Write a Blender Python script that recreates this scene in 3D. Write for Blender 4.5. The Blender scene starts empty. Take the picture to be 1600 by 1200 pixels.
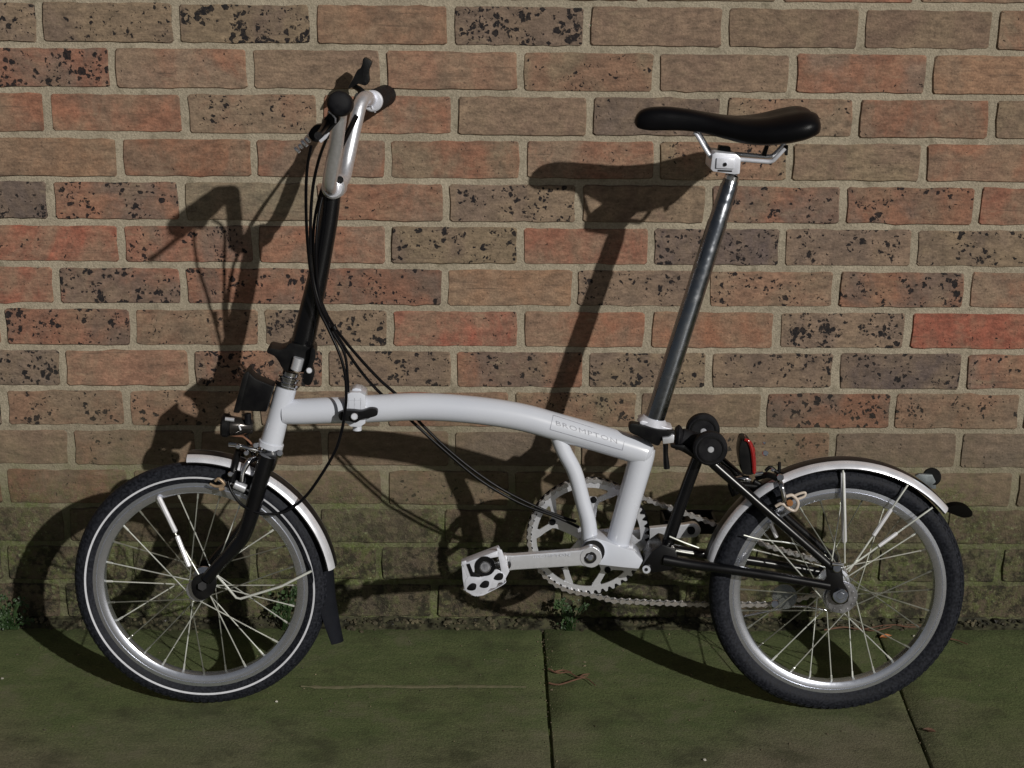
import bpy, bmesh, math, random
from mathutils import Vector, Matrix, noise
random.seed(7)
S = bpy.context.scene
COL = S.collection

# ---------------------------------------------------------------- camera, light, exposure
CAM_X, CAM_D, CAM_H = 0.7212, 2.9778, 1.4811      # x, distance from the wall face, height above the paving
PITCH, YAW, ROLL, FPX = 0.32834, 0.01990, 0.01102, 2800.0
cp, sp, cy, sy = math.cos(PITCH), math.sin(PITCH), math.cos(YAW), math.sin(YAW)
FWD = Vector((sy*cp, cy*cp, -sp)); _r = Vector((cy, -sy, 0)); _u = _r.cross(FWD)
RGT = _r*math.cos(ROLL) + _u*math.sin(ROLL); UPV = _u*math.cos(ROLL) - _r*math.sin(ROLL)
EYE = Vector((CAM_X, -CAM_D, CAM_H))
cd = bpy.data.cameras.new('camera'); cam = bpy.data.objects.new('camera', cd); COL.objects.link(cam)
cd.sensor_width = 36; cd.lens = FPX/1600*36; cd.clip_start = .05; cd.clip_end = 300
m = Matrix((RGT, UPV, -FWD)).transposed().to_4x4(); m.translation = EYE
cam.matrix_world = m
S.camera = cam

SUN_FROM = Vector((0.64, -1.0, 0.60)).normalized()
world = bpy.data.worlds.new('World'); S.world = world; world.use_nodes = True
nt = world.node_tree; bg = nt.nodes['Background']
sky = nt.nodes.new('ShaderNodeTexSky'); sky.sky_type = 'NISHITA'; sky.sun_disc = False
sky.sun_elevation = math.asin(SUN_FROM.z); sky.sun_rotation = math.atan2(SUN_FROM.x, SUN_FROM.y)
hs = nt.nodes.new('ShaderNodeHueSaturation'); hs.inputs['Saturation'].default_value = .25
nt.links.new(sky.outputs[0], hs.inputs['Color']); nt.links.new(hs.outputs[0], bg.inputs['Color'])
bg.inputs['Strength'].default_value = 0.020
sd = bpy.data.lights.new('lamp_light', 'SUN'); sd.energy = 2.8; sd.angle = math.radians(.7); sd.color = (1, .965, .90)
so = bpy.data.objects.new('lamp_light', sd); COL.objects.link(so)
so.rotation_euler = SUN_FROM.to_track_quat('Z', 'Y').to_euler()
so.location = (3, -5, 3)
S.view_settings.view_transform = 'Standard'; S.view_settings.look = 'None'
S.view_settings.gamma = 1; S.view_settings.use_curve_mapping = False
S.view_settings.exposure = 0.0
S.render.engine = 'CYCLES'

# ---------------------------------------------------------------- from photograph measurements to metres
def ray(px, py): return FWD*FPX + RGT*(px-800) - UPV*(py-600)
def on_wall(px, py, y=0.0):
    d = ray(px, py); return EYE + d*((y-EYE.y)/d.y)
def on_ground(px, py, z=0.0):
    d = ray(px, py); return EYE + d*((z-EYE.z)/d.z)
LEAN = math.radians(4.5)                            # the bicycle leans on the wall
BN = Vector((0, math.cos(LEAN), -math.sin(LEAN)))   # across the bicycle, towards the wall
BU = Vector((0, math.sin(LEAN), math.cos(LEAN)))    # up along the bicycle
BO = Vector((0, -0.3136, 0))
def bp(px, py, off=0.0):                            # point of the bicycle's middle plane, off metres to its wall side
    d = ray(px, py); return EYE + d*(((BO-EYE).dot(BN)+off)/d.dot(BN))

# ---------------------------------------------------------------- materials
def newmat(name):
    mt = bpy.data.materials.new(name); mt.use_nodes = True
    return mt, mt.node_tree, mt.node_tree.nodes['Principled BSDF']
def N(nt, t, **kw):
    n = nt.nodes.new(t)
    for k, v in kw.items():
        if k in n.inputs: n.inputs[k].default_value = v
        else: setattr(n, k, v)
    return n
def simple(name, col, rough=.5, metal=0., bump=0., bscale=300., var=.15, vscale=40., coat=0., dust=None, cr=.12):
    mt, nt, b = newmat(name)
    b.inputs['Metallic'].default_value = metal
    if coat: b.inputs['Coat Weight'].default_value = coat; b.inputs['Coat Roughness'].default_value = cr
    tc = N(nt, 'ShaderNodeTexCoord')
    nz = N(nt, 'ShaderNodeTexNoise', Scale=vscale, Detail=5.); nt.links.new(tc.outputs['Object'], nz.inputs['Vector'])
    mr = N(nt, 'ShaderNodeMapRange'); mr.inputs[1].default_value = .3; mr.inputs[2].default_value = .7
    mr.inputs[3].default_value = max(.02, rough*(1-var)); mr.inputs[4].default_value = min(1, rough*(1+var))
    nt.links.new(nz.outputs['Fac'], mr.inputs[0]); nt.links.new(mr.outputs[0], b.inputs['Roughness'])
    mx = N(nt, 'ShaderNodeMix', data_type='RGBA'); c = Vector(col)
    mx.inputs[6].default_value = (*(c*(1-var*.6)), 1); d = Vector(dust) if dust else c*(1+var*.5)
    mx.inputs[7].default_value = (*d, 1)
    mr2 = N(nt, 'ShaderNodeMapRange'); mr2.inputs[1].default_value = .38; mr2.inputs[2].default_value = .68
    nt.links.new(nz.outputs['Fac'], mr2.inputs[0])
    nt.links.new(mr2.outputs[0], mx.inputs[0]); nt.links.new(mx.outputs[2], b.inputs['Base Color'])
    if bump:
        n2 = N(nt, 'ShaderNodeTexNoise', Scale=bscale, Detail=3.); nt.links.new(tc.outputs['Object'], n2.inputs['Vector'])
        bm_ = N(nt, 'ShaderNodeBump', Strength=bump, Distance=.001)
        nt.links.new(n2.outputs['Fac'], bm_.inputs['Height']); nt.links.new(bm_.outputs[0], b.inputs['Normal'])
    return mt
M = {}
M['white'] = simple('white_enamel', (.68, .71, .79), .30, 0, .05, 45, .15, 9, coat=1., cr=.16, dust=(.57, .60, .68))
M['black'] = simple('black_enamel', (.0035, .0035, .0045), .24, 0, .03, 90, .2, 20, coat=.0)
M['plastic'] = simple('black_plastic', (.005, .005, .006), .40, 0, .2, 500, .2, 40, dust=(.010, .010, .010))
M['rubber'] = simple('black_rubber', (.006, .006, .008), .62, 0, .3, 700, .2, 60, dust=(.014, .014, .016))
M['tyre'] = simple('tyre_rubber', (.008, .009, .013), .6, 0, .5, 900, .2, 260, dust=(.024, .026, .034))
M['leather'] = simple('saddle_vinyl', (.004, .004, .005), .33, 0, .25, 900, .15, 30)
M['silver'] = simple('silver_alloy', (.88, .90, .97), .25, .66, 0, 900, .05, 160)
M['pale'] = simple('pale_painted_alloy', (.74, .76, .84), .34, .3, .1, 400, .15, 50)
M['chrome'] = simple('chrome', (.78, .78, .80), .10, 1, .03, 200, .4, 60)
M['post'] = simple('chromed_steel_post', (.48, .52, .58), .20, 1, .30, 45, .7, 70, dust=(.30, .31, .33))
M['fender'] = simple('polished_fender', (.90, .91, .98), .27, .45, .05, 100, .2, 30)
M['rim'] = simple('brushed_rim', (.80, .83, .93), .24, .90, .05, 900, .15, 160, dust=(.62, .65, .73))
M['steel'] = simple('spoke_steel', (.86, .88, .82), .24, .55, 0, 100, .3, 20)
M['bar'] = simple('brushed_handlebar', (.90, .91, .97), .36, .85, .04, 900, .08, 200)
M['darkchain'] = simple('oily_rollers', (.10, .09, .08), .4, .6, 0, 100, .3, 80)
M['steel_dull'] = simple('dull_spoke_steel', (.40, .41, .36), .35, .8, 0, 100, .3, 20)
M['chain'] = simple('chain_steel', (.80, .81, .85), .25, .75, .1, 500, .4, 90, dust=(.50, .46, .42))
M['stripe'] = simple('reflective_stripe', (.62, .63, .68), .5, 0, .1, 900, .12, 60)
M['cable'] = simple('cable_housing', (.004, .004, .005), .34, 0, 0, 100, .1, 30)
M['red'] = simple('red_lens', (.26, .008, .008), .14, 0, 0, 100, .2, 30, coat=.8)
M['pad'] = simple('brake_pad_tan', (.36, .26, .17), .4, .3, .1, 300, .3, 60)
M['amber'] = simple('amber_part_and_glint', (.30, .13, .045), .3, 0, .1, 300, .2, 60, coat=.5)  # orange of the brake barrel, also of the painted glint by the pedal
M['decal'] = simple('grey_decal_ink', (.30, .31, .36), .4, 0, 0, 100, .25, 300)
M['decal_pale'] = simple('pale_decal_ink', (.50, .52, .58), .4, 0, 0, 100, .25, 300)
M['copper'] = simple('copper_wire', (.55, .28, .18), .35, .7, 0, 100, .1, 30)
M['twig'] = simple('dry_twig', (.13, .065, .040), .8, 0, .5, 300, .4, 80)
M['dryleaf'] = simple('fallen_leaf', (.42, .15, .045), .7, 0, .4, 300, .4, 90)
M['pebble'] = simple('pale_grit', (.50, .48, .42), .8, 0, .4, 300, .3, 60)
M['foliage'] = simple('weed_leaf', (.018, .045, .012), .6, 0, .2, 300, .5, 60, dust=(.040, .080, .022))
for k_ in ('plastic', 'rubber', 'tyre', 'cable', 'leather'): M[k_].node_tree.nodes['Principled BSDF'].inputs['Specular IOR Level'].default_value = .16
M['glass'] = simple('clear_plastic', (.50, .52, .50), .12, .2, 0, 100, .2, 60)
M['glass'].node_tree.nodes['Principled BSDF'].inputs['Transmission Weight'].default_value = .85

def algae_and_dimming(nt, pos, top, soft, amt):
    """damp green and painted-in light falloff near the paving: strength falls with height, broken up by noise"""
    sep = N(nt, 'ShaderNodeSeparateXYZ'); nt.links.new(pos, sep.inputs[0])
    nz = N(nt, 'ShaderNodeTexNoise', Scale=7., Detail=6., Roughness=.65); nt.links.new(pos, nz.inputs['Vector'])
    ad = N(nt, 'ShaderNodeMath', operation='MULTIPLY_ADD'); nt.links.new(nz.outputs['Fac'], ad.inputs[0])
    ad.inputs[1].default_value = -soft*1.3; nt.links.new(sep.outputs['Z'], ad.inputs[2])
    mr = N(nt, 'ShaderNodeMapRange', interpolation_type='SMOOTHSTEP'); nt.links.new(ad.outputs[0], mr.inputs[0])
    mr.inputs[1].default_value = top-soft*.65; mr.inputs[2].default_value = top-soft*1.65
    mr.inputs[3].default_value = 0; mr.inputs[4].default_value = amt
    return mr.outputs[0]
def mixc(nt, fac, a, b, blend='MIX'):
    mx = N(nt, 'ShaderNodeMix', data_type='RGBA', blend_type=blend)
    for i, v in ((0, fac), (6, a), (7, b)):
        if isinstance(v, (tuple, list)): mx.inputs[i].default_value = (*v, 1) if len(v) == 3 else v
        elif isinstance(v, (int, float)): mx.inputs[i].default_value = v
        else: nt.links.new(v, mx.inputs[i])
    return mx.outputs[2]
def ramp(nt, v, a, b, c=0., d=1.):
    mr = N(nt, 'ShaderNodeMapRange'); nt.links.new(v, mr.inputs[0])
    for i, x in zip((1, 2, 3, 4), (a, b, c, d)): mr.inputs[i].default_value = x
    return mr.outputs[0]
def mul(nt, a, b):
    n = N(nt, 'ShaderNodeMath', operation='MULTIPLY')
    for i, v in enumerate((a, b)):
        if isinstance(v, (int, float)): n.inputs[i].default_value = v
        else: nt.links.new(v, n.inputs[i])
    return n.outputs[0]
def growth_and_dimming(nt, pos, col, mortar=False):
    """grime band with light falloff painted in, then patchy algal green, pale lichen specks and dark rotted pits, low on the wall"""
    col = mixc(nt, algae_and_dimming(nt, pos, .52, .24, .38), col, (.105, .088, .058))  # band is part dirt, part light falloff put into the colour
    fn = N(nt, 'ShaderNodeTexNoise', Scale=70., Detail=7., Roughness=.75); nt.links.new(pos, fn.inputs['Vector'])
    bn_ = N(nt, 'ShaderNodeTexNoise', Scale=9., Detail=5., Roughness=.6); nt.links.new(pos, bn_.inputs['Vector'])
    g1 = algae_and_dimming(nt, pos, .38, .26, .62 if mortar else .42)
    col = mixc(nt, g1, col, (.070, .062, .044) if not mortar else (.165, .175, .085))
    patch = mul(nt, ramp(nt, fn.outputs['Fac'], .42, .56), ramp(nt, bn_.outputs['Fac'], .36, .62))
    g2 = mul(nt, algae_and_dimming(nt, pos, .40, .34, 1.0), patch)
    col = mixc(nt, mul(nt, g2, .95 if mortar else .70), col, (.165, .215, .062) if mortar else (.120, .160, .042))
    vo = N(nt, 'ShaderNodeTexNoise', Scale=135., Detail=4., Roughness=.7); nt.links.new(pos, vo.inputs['Vector'])
    g3 = mul(nt, mul(nt, algae_and_dimming(nt, pos, .30, .12, 1.), ramp(nt, vo.outputs['Fac'], .56, .66)), ramp(nt, bn_.outputs['Fac'], .40, .55))
    col = mixc(nt, mul(nt, g3, .9), col, (.26, .29, .15))
    dk = N(nt, 'ShaderNodeTexNoise', Scale=30., Detail=8., Roughness=.8); nt.links.new(pos, dk.inputs['Vector'])
    g4 = mul(nt, algae_and_dimming(nt, pos, .32, .24, 1.), ramp(nt, dk.outputs['Fac'], .48, .55))
    col = mixc(nt, mul(nt, g4, .35 if mortar else .80), col, (.024, .023, .017))
    low = algae_and_dimming(nt, pos, .30, .12, 1.)
    rough = N(nt, 'ShaderNodeMath', operation='MULTIPLY_ADD'); nt.links.new(mul(nt, low, dk.outputs['Fac']), rough.inputs[0]); rough.inputs[1].default_value = -6.
    nt.links.new(mul(nt, mul(nt, low, fn.outputs['Fac']), 5.), rough.inputs[2])
    return col, rough.outputs[0]
def brick_material():
    mt, nt, b = newmat('fired_brick')
    geo = N(nt, 'ShaderNodeNewGeometry'); oi = N(nt, 'ShaderNodeObjectInfo')
    pos = geo.outputs['Position']
    # every brick reads its own stretch of the noise
    off = N(nt, 'ShaderNodeVectorMath', operation='MULTIPLY'); cmb = N(nt, 'ShaderNodeCombineXYZ')
    for i in range(3): nt.links.new(oi.outputs['Random'], cmb.inputs[i])
    nt.links.new(cmb.outputs[0], off.inputs[0]); off.inputs[1].default_value = (37, 61, 23)
    ad = N(nt, 'ShaderNodeVectorMath', operation='ADD'); nt.links.new(pos, ad.inputs[0]); nt.links.new(off.outputs[0], ad.inputs[1])
    P = ad.outputs[0]
    def scaled(v):
        n = N(nt, 'ShaderNodeVectorMath', operation='MULTIPLY'); nt.links.new(P, n.inputs[0]); n.inputs[1].default_value = v; return n.outputs[0]
    at2 = N(nt, 'ShaderNodeAttribute', attribute_type='OBJECT', attribute_name='second_tone')
    at3 = N(nt, 'ShaderNodeAttribute', attribute_type='OBJECT', attribute_name='split')
    zn = N(nt, 'ShaderNodeTexNoise', Scale=1., Detail=7., Roughness=.62, Distortion=.5); nt.links.new(scaled((10, 10, 7)), zn.inputs['Vector'])
    zone = N(nt, 'ShaderNodeMapRange', interpolation_type='SMOOTHSTEP'); nt.links.new(zn.outputs['Fac'], zone.inputs[0])
    zone.inputs[1].default_value = .40; zone.inputs[2].default_value = .62
    col = mixc(nt, mul(nt, zone.outputs[0], at3.outputs['Fac']), oi.outputs['Color'], at2.outputs['Color'])
    z3 = N(nt, 'ShaderNodeTexNoise', Scale=1., Detail=6., Roughness=.6); nt.links.new(scaled((17, 17, 13)), z3.inputs['Vector'])
    col = mixc(nt, ramp(nt, z3.outputs['Fac'], .48, .70, 0, .55), col, (.215, .160, .108))
    col = mixc(nt, ramp(nt, z3.outputs['Fac'], .46, .30, 0, .45), col, (.120, .088, .066))
    # mottling, drag marks
    mn = N(nt, 'ShaderNodeTexNoise', Scale=1., Detail=6., Roughness=.7); nt.links.new(scaled((45, 45, 95)), mn.inputs['Vector'])
    col = mixc(nt, .85, col, mixc(nt, ramp(nt, mn.outputs['Fac'], .3, .7), (.30, .30, .31), (.80, .78, .76)), 'OVERLAY')
    n4 = N(nt, 'ShaderNodeTexNoise', Scale=260., Detail=3.); nt.links.new(P, n4.inputs['Vector'])
    col = mixc(nt, .5, col, mixc(nt, ramp(nt, n4.outputs['Fac'], .3, .7), (.36, .36, .36), (.68, .68, .68)), 'OVERLAY')
    # pale lime smears
    ls = N(nt, 'ShaderNodeTexNoise', Scale=1., Detail=5., Roughness=.7); nt.links.new(scaled((16, 16, 60)), ls.inputs['Vector'])
    col = mixc(nt, ramp(nt, ls.outputs['Fac'], .60, .76, 0, .50), col, (.34, .27, .18))
    # burnt iron spots, clustered
    s1 = N(nt, 'ShaderNodeTexVoronoi', Scale=92., Randomness=1.); s1.feature = 'F1'
    wrp = N(nt, 'ShaderNodeTexNoise', Scale=110., Detail=2.); nt.links.new(P, wrp.inputs['Vector'])
    wv = N(nt, 'ShaderNodeMix', data_type='VECTOR'); wv.inputs[0].default_value = .016
    nt.links.new(P, wv.inputs[4]); nt.links.new(wrp.outputs['Color'], wv.inputs[5])
    nt.links.new(wv.outputs[1], s1.inputs['Vector'])
    cl = N(nt, 'ShaderNodeTexNoise', Scale=1., Detail=3.); nt.links.new(scaled((19, 19, 24)), cl.inputs['Vector'])
    sz = N(nt, 'ShaderNodeSeparateColor'); nt.links.new(s1.outputs['Color'], sz.inputs[0])
    lim = N(nt, 'ShaderNodeMath', operation='MULTIPLY'); nt.links.new(ramp(nt, cl.outputs['Fac'], .38, .58), lim.inputs[0])
    nt.links.new(ramp(nt, sz.outputs[0], .10, 1., 0, .58), lim.inputs[1])
    lim2 = mul(nt, lim.outputs[0], oi.outputs['Alpha'])
    sb = N(nt, 'ShaderNodeMath', operation='SUBTRACT'); nt.links.new(lim2, sb.inputs[0]); nt.links.new(s1.outputs['Distance'], sb.inputs[1])
    spot = ramp(nt, sb.outputs[0], -.07, .05)
    s2 = N(nt, 'ShaderNodeTexVoronoi', Scale=170., Randomness=1.); nt.links.new(wv.outputs[1], s2.inputs['Vector'])
    z2 = N(nt, 'ShaderNodeSeparateColor'); nt.links.new(s2.outputs['Color'], z2.inputs[0])
    c2n = N(nt, 'ShaderNodeTexNoise', Scale=1., Detail=2.); nt.links.new(scaled((27, 27, 33)), c2n.inputs['Vector'])
    m2 = mul(nt, mul(nt, ramp(nt, c2n.outputs['Fac'], .44, .62), ramp(nt, z2.outputs[0], .35, 1., 0, .62)), oi.outputs['Alpha'])
    sb2 = N(nt, 'ShaderNodeMath', operation='SUBTRACT'); nt.links.new(m2, sb2.inputs[0]); nt.links.new(s2.outputs['Distance'], sb2.inputs[1])
    spot_ = N(nt, 'ShaderNodeMath', operation='MAXIMUM'); nt.links.new(spot, spot_.inputs[0]); nt.links.new(ramp(nt, sb2.outputs[0], -.06, .06), spot_.inputs[1])
    spot = spot_.outputs[0]
    dl = N(nt, 'ShaderNodeTexNoise', Scale=1., Detail=4., Roughness=.6); nt.links.new(scaled((13, 13, 260)), dl.inputs['Vector'])
    col = mixc(nt, ramp(nt, dl.outputs['Fac'], .60, .72, 0, .55), col, (.080, .058, .046))
    pt = N(nt, 'ShaderNodeTexNoise', Scale=190., Detail=2.); nt.links.new(P, pt.inputs['Vector'])
    col = mixc(nt, ramp(nt, pt.outputs['Fac'], .66, .74, 0, .6), col, (.070, .048, .038))
    col = mixc(nt, mul(nt, spot, ramp(nt, n4.outputs['Fac'], .3, .6, .85, 1.)), col, (.013, .012, .014))
    col, lowh = growth_and_dimming(nt, pos, col)
    nt.links.new(col, b.inputs['Base Color']); b.inputs['Roughness'].default_value = .88
    b.inputs['Specular IOR Level'].default_value = .25
    bn = N(nt, 'ShaderNodeBump', Strength=.75, Distance=.0022)
    h = N(nt, 'ShaderNodeMath', operation='MULTIPLY_ADD'); nt.links.new(mn.outputs['Fac'], h.inputs[0]); h.inputs[1].default_value = 1.3
    nt.links.new(mul(nt, n4.outputs['Fac'], .5), h.inputs[2])
    h2 = N(nt, 'ShaderNodeMath', operation='MULTIPLY_ADD'); nt.links.new(spot, h2.inputs[0]); h2.inputs[1].default_value = -.5; nt.links.new(h.outputs[0], h2.inputs[2])
    h3 = N(nt, 'ShaderNodeMath', operation='ADD'); nt.links.new(h2.outputs[0], h3.inputs[0]); nt.links.new(lowh, h3.inputs[1])
    nt.links.new(h3.outputs[0], bn.inputs['Height']); nt.links.new(bn.outputs[0], b.inputs['Normal'])
    return mt
def mortar_material():
    mt, nt, b = newmat('lime_mortar')
    geo = N(nt, 'ShaderNodeNewGeometry'); pos = geo.outputs['Position']
    n1 = N(nt, 'ShaderNodeTexNoise', Scale=9., Detail=6., Roughness=.6); nt.links.new(pos, n1.inputs['Vector'])
    n2 = N(nt, 'ShaderNodeTexNoise', Scale=330., Detail=4., Roughness=.7); nt.links.new(pos, n2.inputs['Vector'])
    col = mixc(nt, ramp(nt, n1.outputs['Fac'], .35, .65), (.415, .362, .275), (.320, .276, .208))
    col = mixc(nt, .75, col, mixc(nt, ramp(nt, n2.outputs['Fac'], .3, .7), (.32, .32, .32), (.66, .66, .66)), 'OVERLAY')
    n3 = N(nt, 'ShaderNodeTexNoise', Scale=45., Detail=5.); nt.links.new(pos, n3.inputs['Vector'])
    col = mixc(nt, ramp(nt, n3.outputs['Fac'], .56, .72, 0, .6), col, (.15, .13, .09))
    col, lowh = growth_and_dimming(nt, pos, col, True)
    nt.links.new(col, b.inputs['Base Color']); b.inputs['Roughness'].default_value = .95
    b.inputs['Specular IOR Level'].default_value = .15
    bn = N(nt, 'ShaderNodeBump', Strength=.9, Distance=.0025)
    h = N(nt, 'ShaderNodeMath', operation='ADD'); nt.links.new(n2.outputs['Fac'], h.inputs[0]); nt.links.new(n3.outputs['Fac'], h.inputs[1])
    hh = N(nt, 'ShaderNodeMath', operation='ADD'); nt.links.new(h.outputs[0], hh.inputs[0]); nt.links.new(lowh, hh.inputs[1])
    nt.links.new(hh.outputs[0], bn.inputs['Height']); nt.links.new(bn.outputs[0], b.inputs['Normal'])
    return mt
def slab_material():
    mt, nt, b = newmat('paving_slab')
    geo = N(nt, 'ShaderNodeNewGeometry'); pos = geo.outputs['Position']; oi = N(nt, 'ShaderNodeObjectInfo')
    sep = N(nt, 'ShaderNodeSeparateXYZ'); nt.links.new(pos, sep.inputs[0])
    n1 = N(nt, 'ShaderNodeTexNoise', Scale=2.6, Detail=7., Roughness=.6); nt.links.new(pos, n1.inputs['Vector'])
    n2 = N(nt, 'ShaderNodeTexNoise', Scale=240., Detail=4., Roughness=.7); nt.links.new(pos, n2.inputs['Vector'])
    n3 = N(nt, 'ShaderNodeTexNoise', Scale=1., Detail=6., Roughness=.65)
    sc = N(nt, 'ShaderNodeVectorMath', operation='MULTIPLY'); nt.links.new(pos, sc.inputs[0]); sc.inputs[1].default_value = (14, 34, 14)
    nt.links.new(sc.outputs[0], n3.inputs['Vector'])
    stone = mixc(nt, ramp(nt, n3.outputs['Fac'], .3, .7), (.110, .098, .064), (.160, .142, .094))
    green = mixc(nt, ramp(nt, n3.outputs['Fac'], .3, .7), (.074, .098, .038), (.112, .132, .056))
    # the growth is thickest by the foot of the wall
    yb = ramp(nt, sep.outputs['Y'], -.66, -.16, -.05, 1)
    a = N(nt, 'ShaderNodeMath', operation='MULTIPLY_ADD'); nt.links.new(n1.outputs['Fac'], a.inputs[0]); a.inputs[1].default_value = 2.6
    a2 = N(nt, 'ShaderNodeMath', operation='ADD'); nt.links.new(yb, a2.inputs[0]); a2.inputs[1].default_value = -1.12
    nt.links.new(a2.outputs[0], a.inputs[2])
    col = mixc(nt, ramp(nt, a.outputs[0], .15, .95), stone, green)
    col = mixc(nt, .7, col, mixc(nt, ramp(nt, n2.outputs['Fac'], .3, .7), (.25, .25, .25), (.75, .75, .75)), 'OVERLAY')
    n5 = N(nt, 'ShaderNodeTexNoise', Scale=60., Detail=5., Roughness=.7); nt.links.new(pos, n5.inputs['Vector'])
    col = mixc(nt, ramp(nt, n5.outputs['Fac'], .66, .76, 0, .6), col, (.20, .18, .12))
    col = mixc(nt, ramp(nt, n5.outputs['Fac'], .36, .26, 0, .7), col, (.035, .032, .020))
    # trodden stains, and thin scuffs
    n6 = N(nt, 'ShaderNodeTexNoise', Scale=8., Detail=8., Roughness=.72); nt.links.new(pos, n6.inputs['Vector'])
    col = mixc(nt, ramp(nt, n6.outputs['Fac'], .52, .66, 0, .7), col, (.048, .050, .026))
    col = mixc(nt, ramp(nt, n6.outputs['Fac'], .46, .30, 0, .65), col, (.155, .140, .095))
    n7 = N(nt, 'ShaderNodeTexNoise', Scale=1., Detail=4., Roughness=.7); sc7 = N(nt, 'ShaderNodeVectorMath', operation='MULTIPLY'); nt.links.new(pos, sc7.inputs[0]); sc7.inputs[1].default_value = (9, 130, 9)
    nt.links.new(sc7.outputs[0], n7.inputs['Vector']); col = mixc(nt, ramp(nt, n7.outputs['Fac'], .64, .74, 0, .5), col, (.18, .165, .115))
    nt.links.new(col, b.inputs['Base Color']); b.inputs['Roughness'].default_value = .86
    b.inputs['Specular IOR Level'].default_value = .25
    bn = N(nt, 'ShaderNodeBump', Strength=.6, Distance=.002)
    h = N(nt, 'ShaderNodeMath', operation='ADD'); nt.links.new(n2.outputs['Fac'], h.inputs[0]); nt.links.new(n5.outputs['Fac'], h.inputs[1])
    nt.links.new(h.outputs[0], bn.inputs['Height']); nt.links.new(bn.outputs[0], b.inputs['Normal'])
    return mt
M['brick'] = brick_material(); M['mortar'] = mortar_material(); M['slab'] = slab_material()
M['soil'] = simple('damp_soil', (.018, .017, .010), .95, 0, 1., 120, .6, 70, dust=(.070, .068, .032))
M['moss'] = simple('moss', (.055, .085, .018), .95, 0, 1., 200, .5, 90, dust=(.11, .14, .035))

# ---------------------------------------------------------------- mesh helpers (world coordinates)
class MB:
    def __init__(s): s.v = []; s.f = []
    def add(s, vs, fs):
        o = len(s.v); s.v += [Vector(p) for p in vs]; s.f += [tuple(i+o for i in f) for f in fs]
    def build(s, name, mt, parent=None, smooth=True, label=None, origin=None, kind=None, angle=38):
        o = Vector(origin) if origin is not None else (root_of(parent) if parent else Vector((0, 0, 0)))
        me = bpy.data.meshes.new(name); me.from_pydata([p-o for p in s.v], [], s.f); me.validate(); me.update()
        bm = bmesh.new(); bm.from_mesh(me); bmesh.ops.remove_doubles(bm, verts=bm.verts, dist=1e-6)
        bmesh.ops.recalc_face_normals(bm, faces=bm.faces); bm.to_mesh(me); bm.free()
        me.materials.append(M[mt])
        if smooth:
            me.shade_smooth()
            try: me.set_sharp_from_angle(angle=math.radians(angle))
            except Exception: pass
        ob = bpy.data.objects.new(name, me); COL.objects.link(ob)
        if parent: ob.parent = parent
        else: ob.location = o
        if label: ob['label'] = label
        if kind: ob['kind'] = kind
        return ob
def root_of(p):
    v = Vector((0, 0, 0))
    while p: v += p.location; p = p.parent
    return v
def empty(name, loc, label, cat, group=None, kind=None):
    o = bpy.data.objects.new(name, None); COL.objects.link(o); o.location = loc; o.empty_display_size = .1
    o['label'] = label; o['category'] = cat
    if group: o['group'] = group
    if kind: o['kind'] = kind
    return o
def tag(o, label, cat, group=None):
    o['label'] = label; o['category'] = cat
    if group: o['group'] = group
    return o
def spline(pts, n=8):
    """Catmull-Rom through points (tuples of Vector + radius)"""
    out = []
    P = [pts[0]] + list(pts) + [pts[-1]]
    for i in range(1, len(P)-2):
        p0, p1, p2, p3 = P[i-1], P[i], P[i+1], P[i+2]
        for k in range(n):
            t = k/n
            out.append(tuple(.5*((2*b) + (c-a)*t + (2*a-5*b+4*c-d)*t*t + (-a+3*b-3*c+d)*t**3) for a, b, c, d in zip(p0, p1, p2, p3)))
    out.append(tuple(pts[-1])); return out
def frames(pts):
    T = [(pts[min(i+1, len(pts)-1)]-pts[max(i-1, 0)]).normalized() for i in range(len(pts))]
    a = Vector((0, 0, 1)) if abs(T[0].z) < .9 else Vector((1, 0, 0))
    u = (a - T[0]*a.dot(T[0])).normalized(); out = []
    for t in T:
        u = (u - t*u.dot(t)).normalized(); out.append((t, u, t.cross(u)))
    return out
def tube(mb, pts, rad, seg=14, caps=True, closed=False, ell=None):
    pts = [Vector(p) for p in pts]
    if not isinstance(rad, (list, tuple)): rad = [rad]*len(pts)
    fr = frames(pts); vs = []; fs = []
    for p, r, (t, u, w) in zip(pts, rad, fr):
        for k in range(seg):
            a = 2*math.pi*k/seg; vs.append(p + u*(math.cos(a)*r) + w*(math.sin(a)*r))
    n = len(pts)
    for i in range(n-1 if not closed else n):
        j = (i+1) % n
        for k in range(seg):
            k2 = (k+1) % seg; fs.append((i*seg+k, i*seg+k2, j*seg+k2, j*seg+k))
    if caps and not closed: fs.append(tuple(range(seg))[::-1]); fs.append(tuple((n-1)*seg+k for k in range(seg)))
    mb.add(vs, fs); return mb
def stube(mb, pts, n=8, seg=14, caps=True):
    """pts: list of (Vector, radius) smoothed"""
    s = spline([(p.x, p.y, p.z, r) for p, r in pts], n)
    return tube(mb, [Vector(q[:3]) for q in s], [q[3] for q in s], seg, caps)
def btube(mb, pxs, n=8, seg=14, caps=True):
    return stube(mb, [(bp(x, y, o), r) for x, y, o, r in pxs], n, seg, caps)
def cyl(mb, a, b, r, seg=20, r2=None, bev=0.):
    a, b = Vector(a), Vector(b); r2 = r if r2 is None else r2
    if bev:
        d = (b-a).normalized()*bev
        return tube(mb, [a, a+d, b-d, b], [r-bev, r, r2, r2-bev], seg)
    return tube(mb, [a, b], [r, r2], seg)
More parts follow.
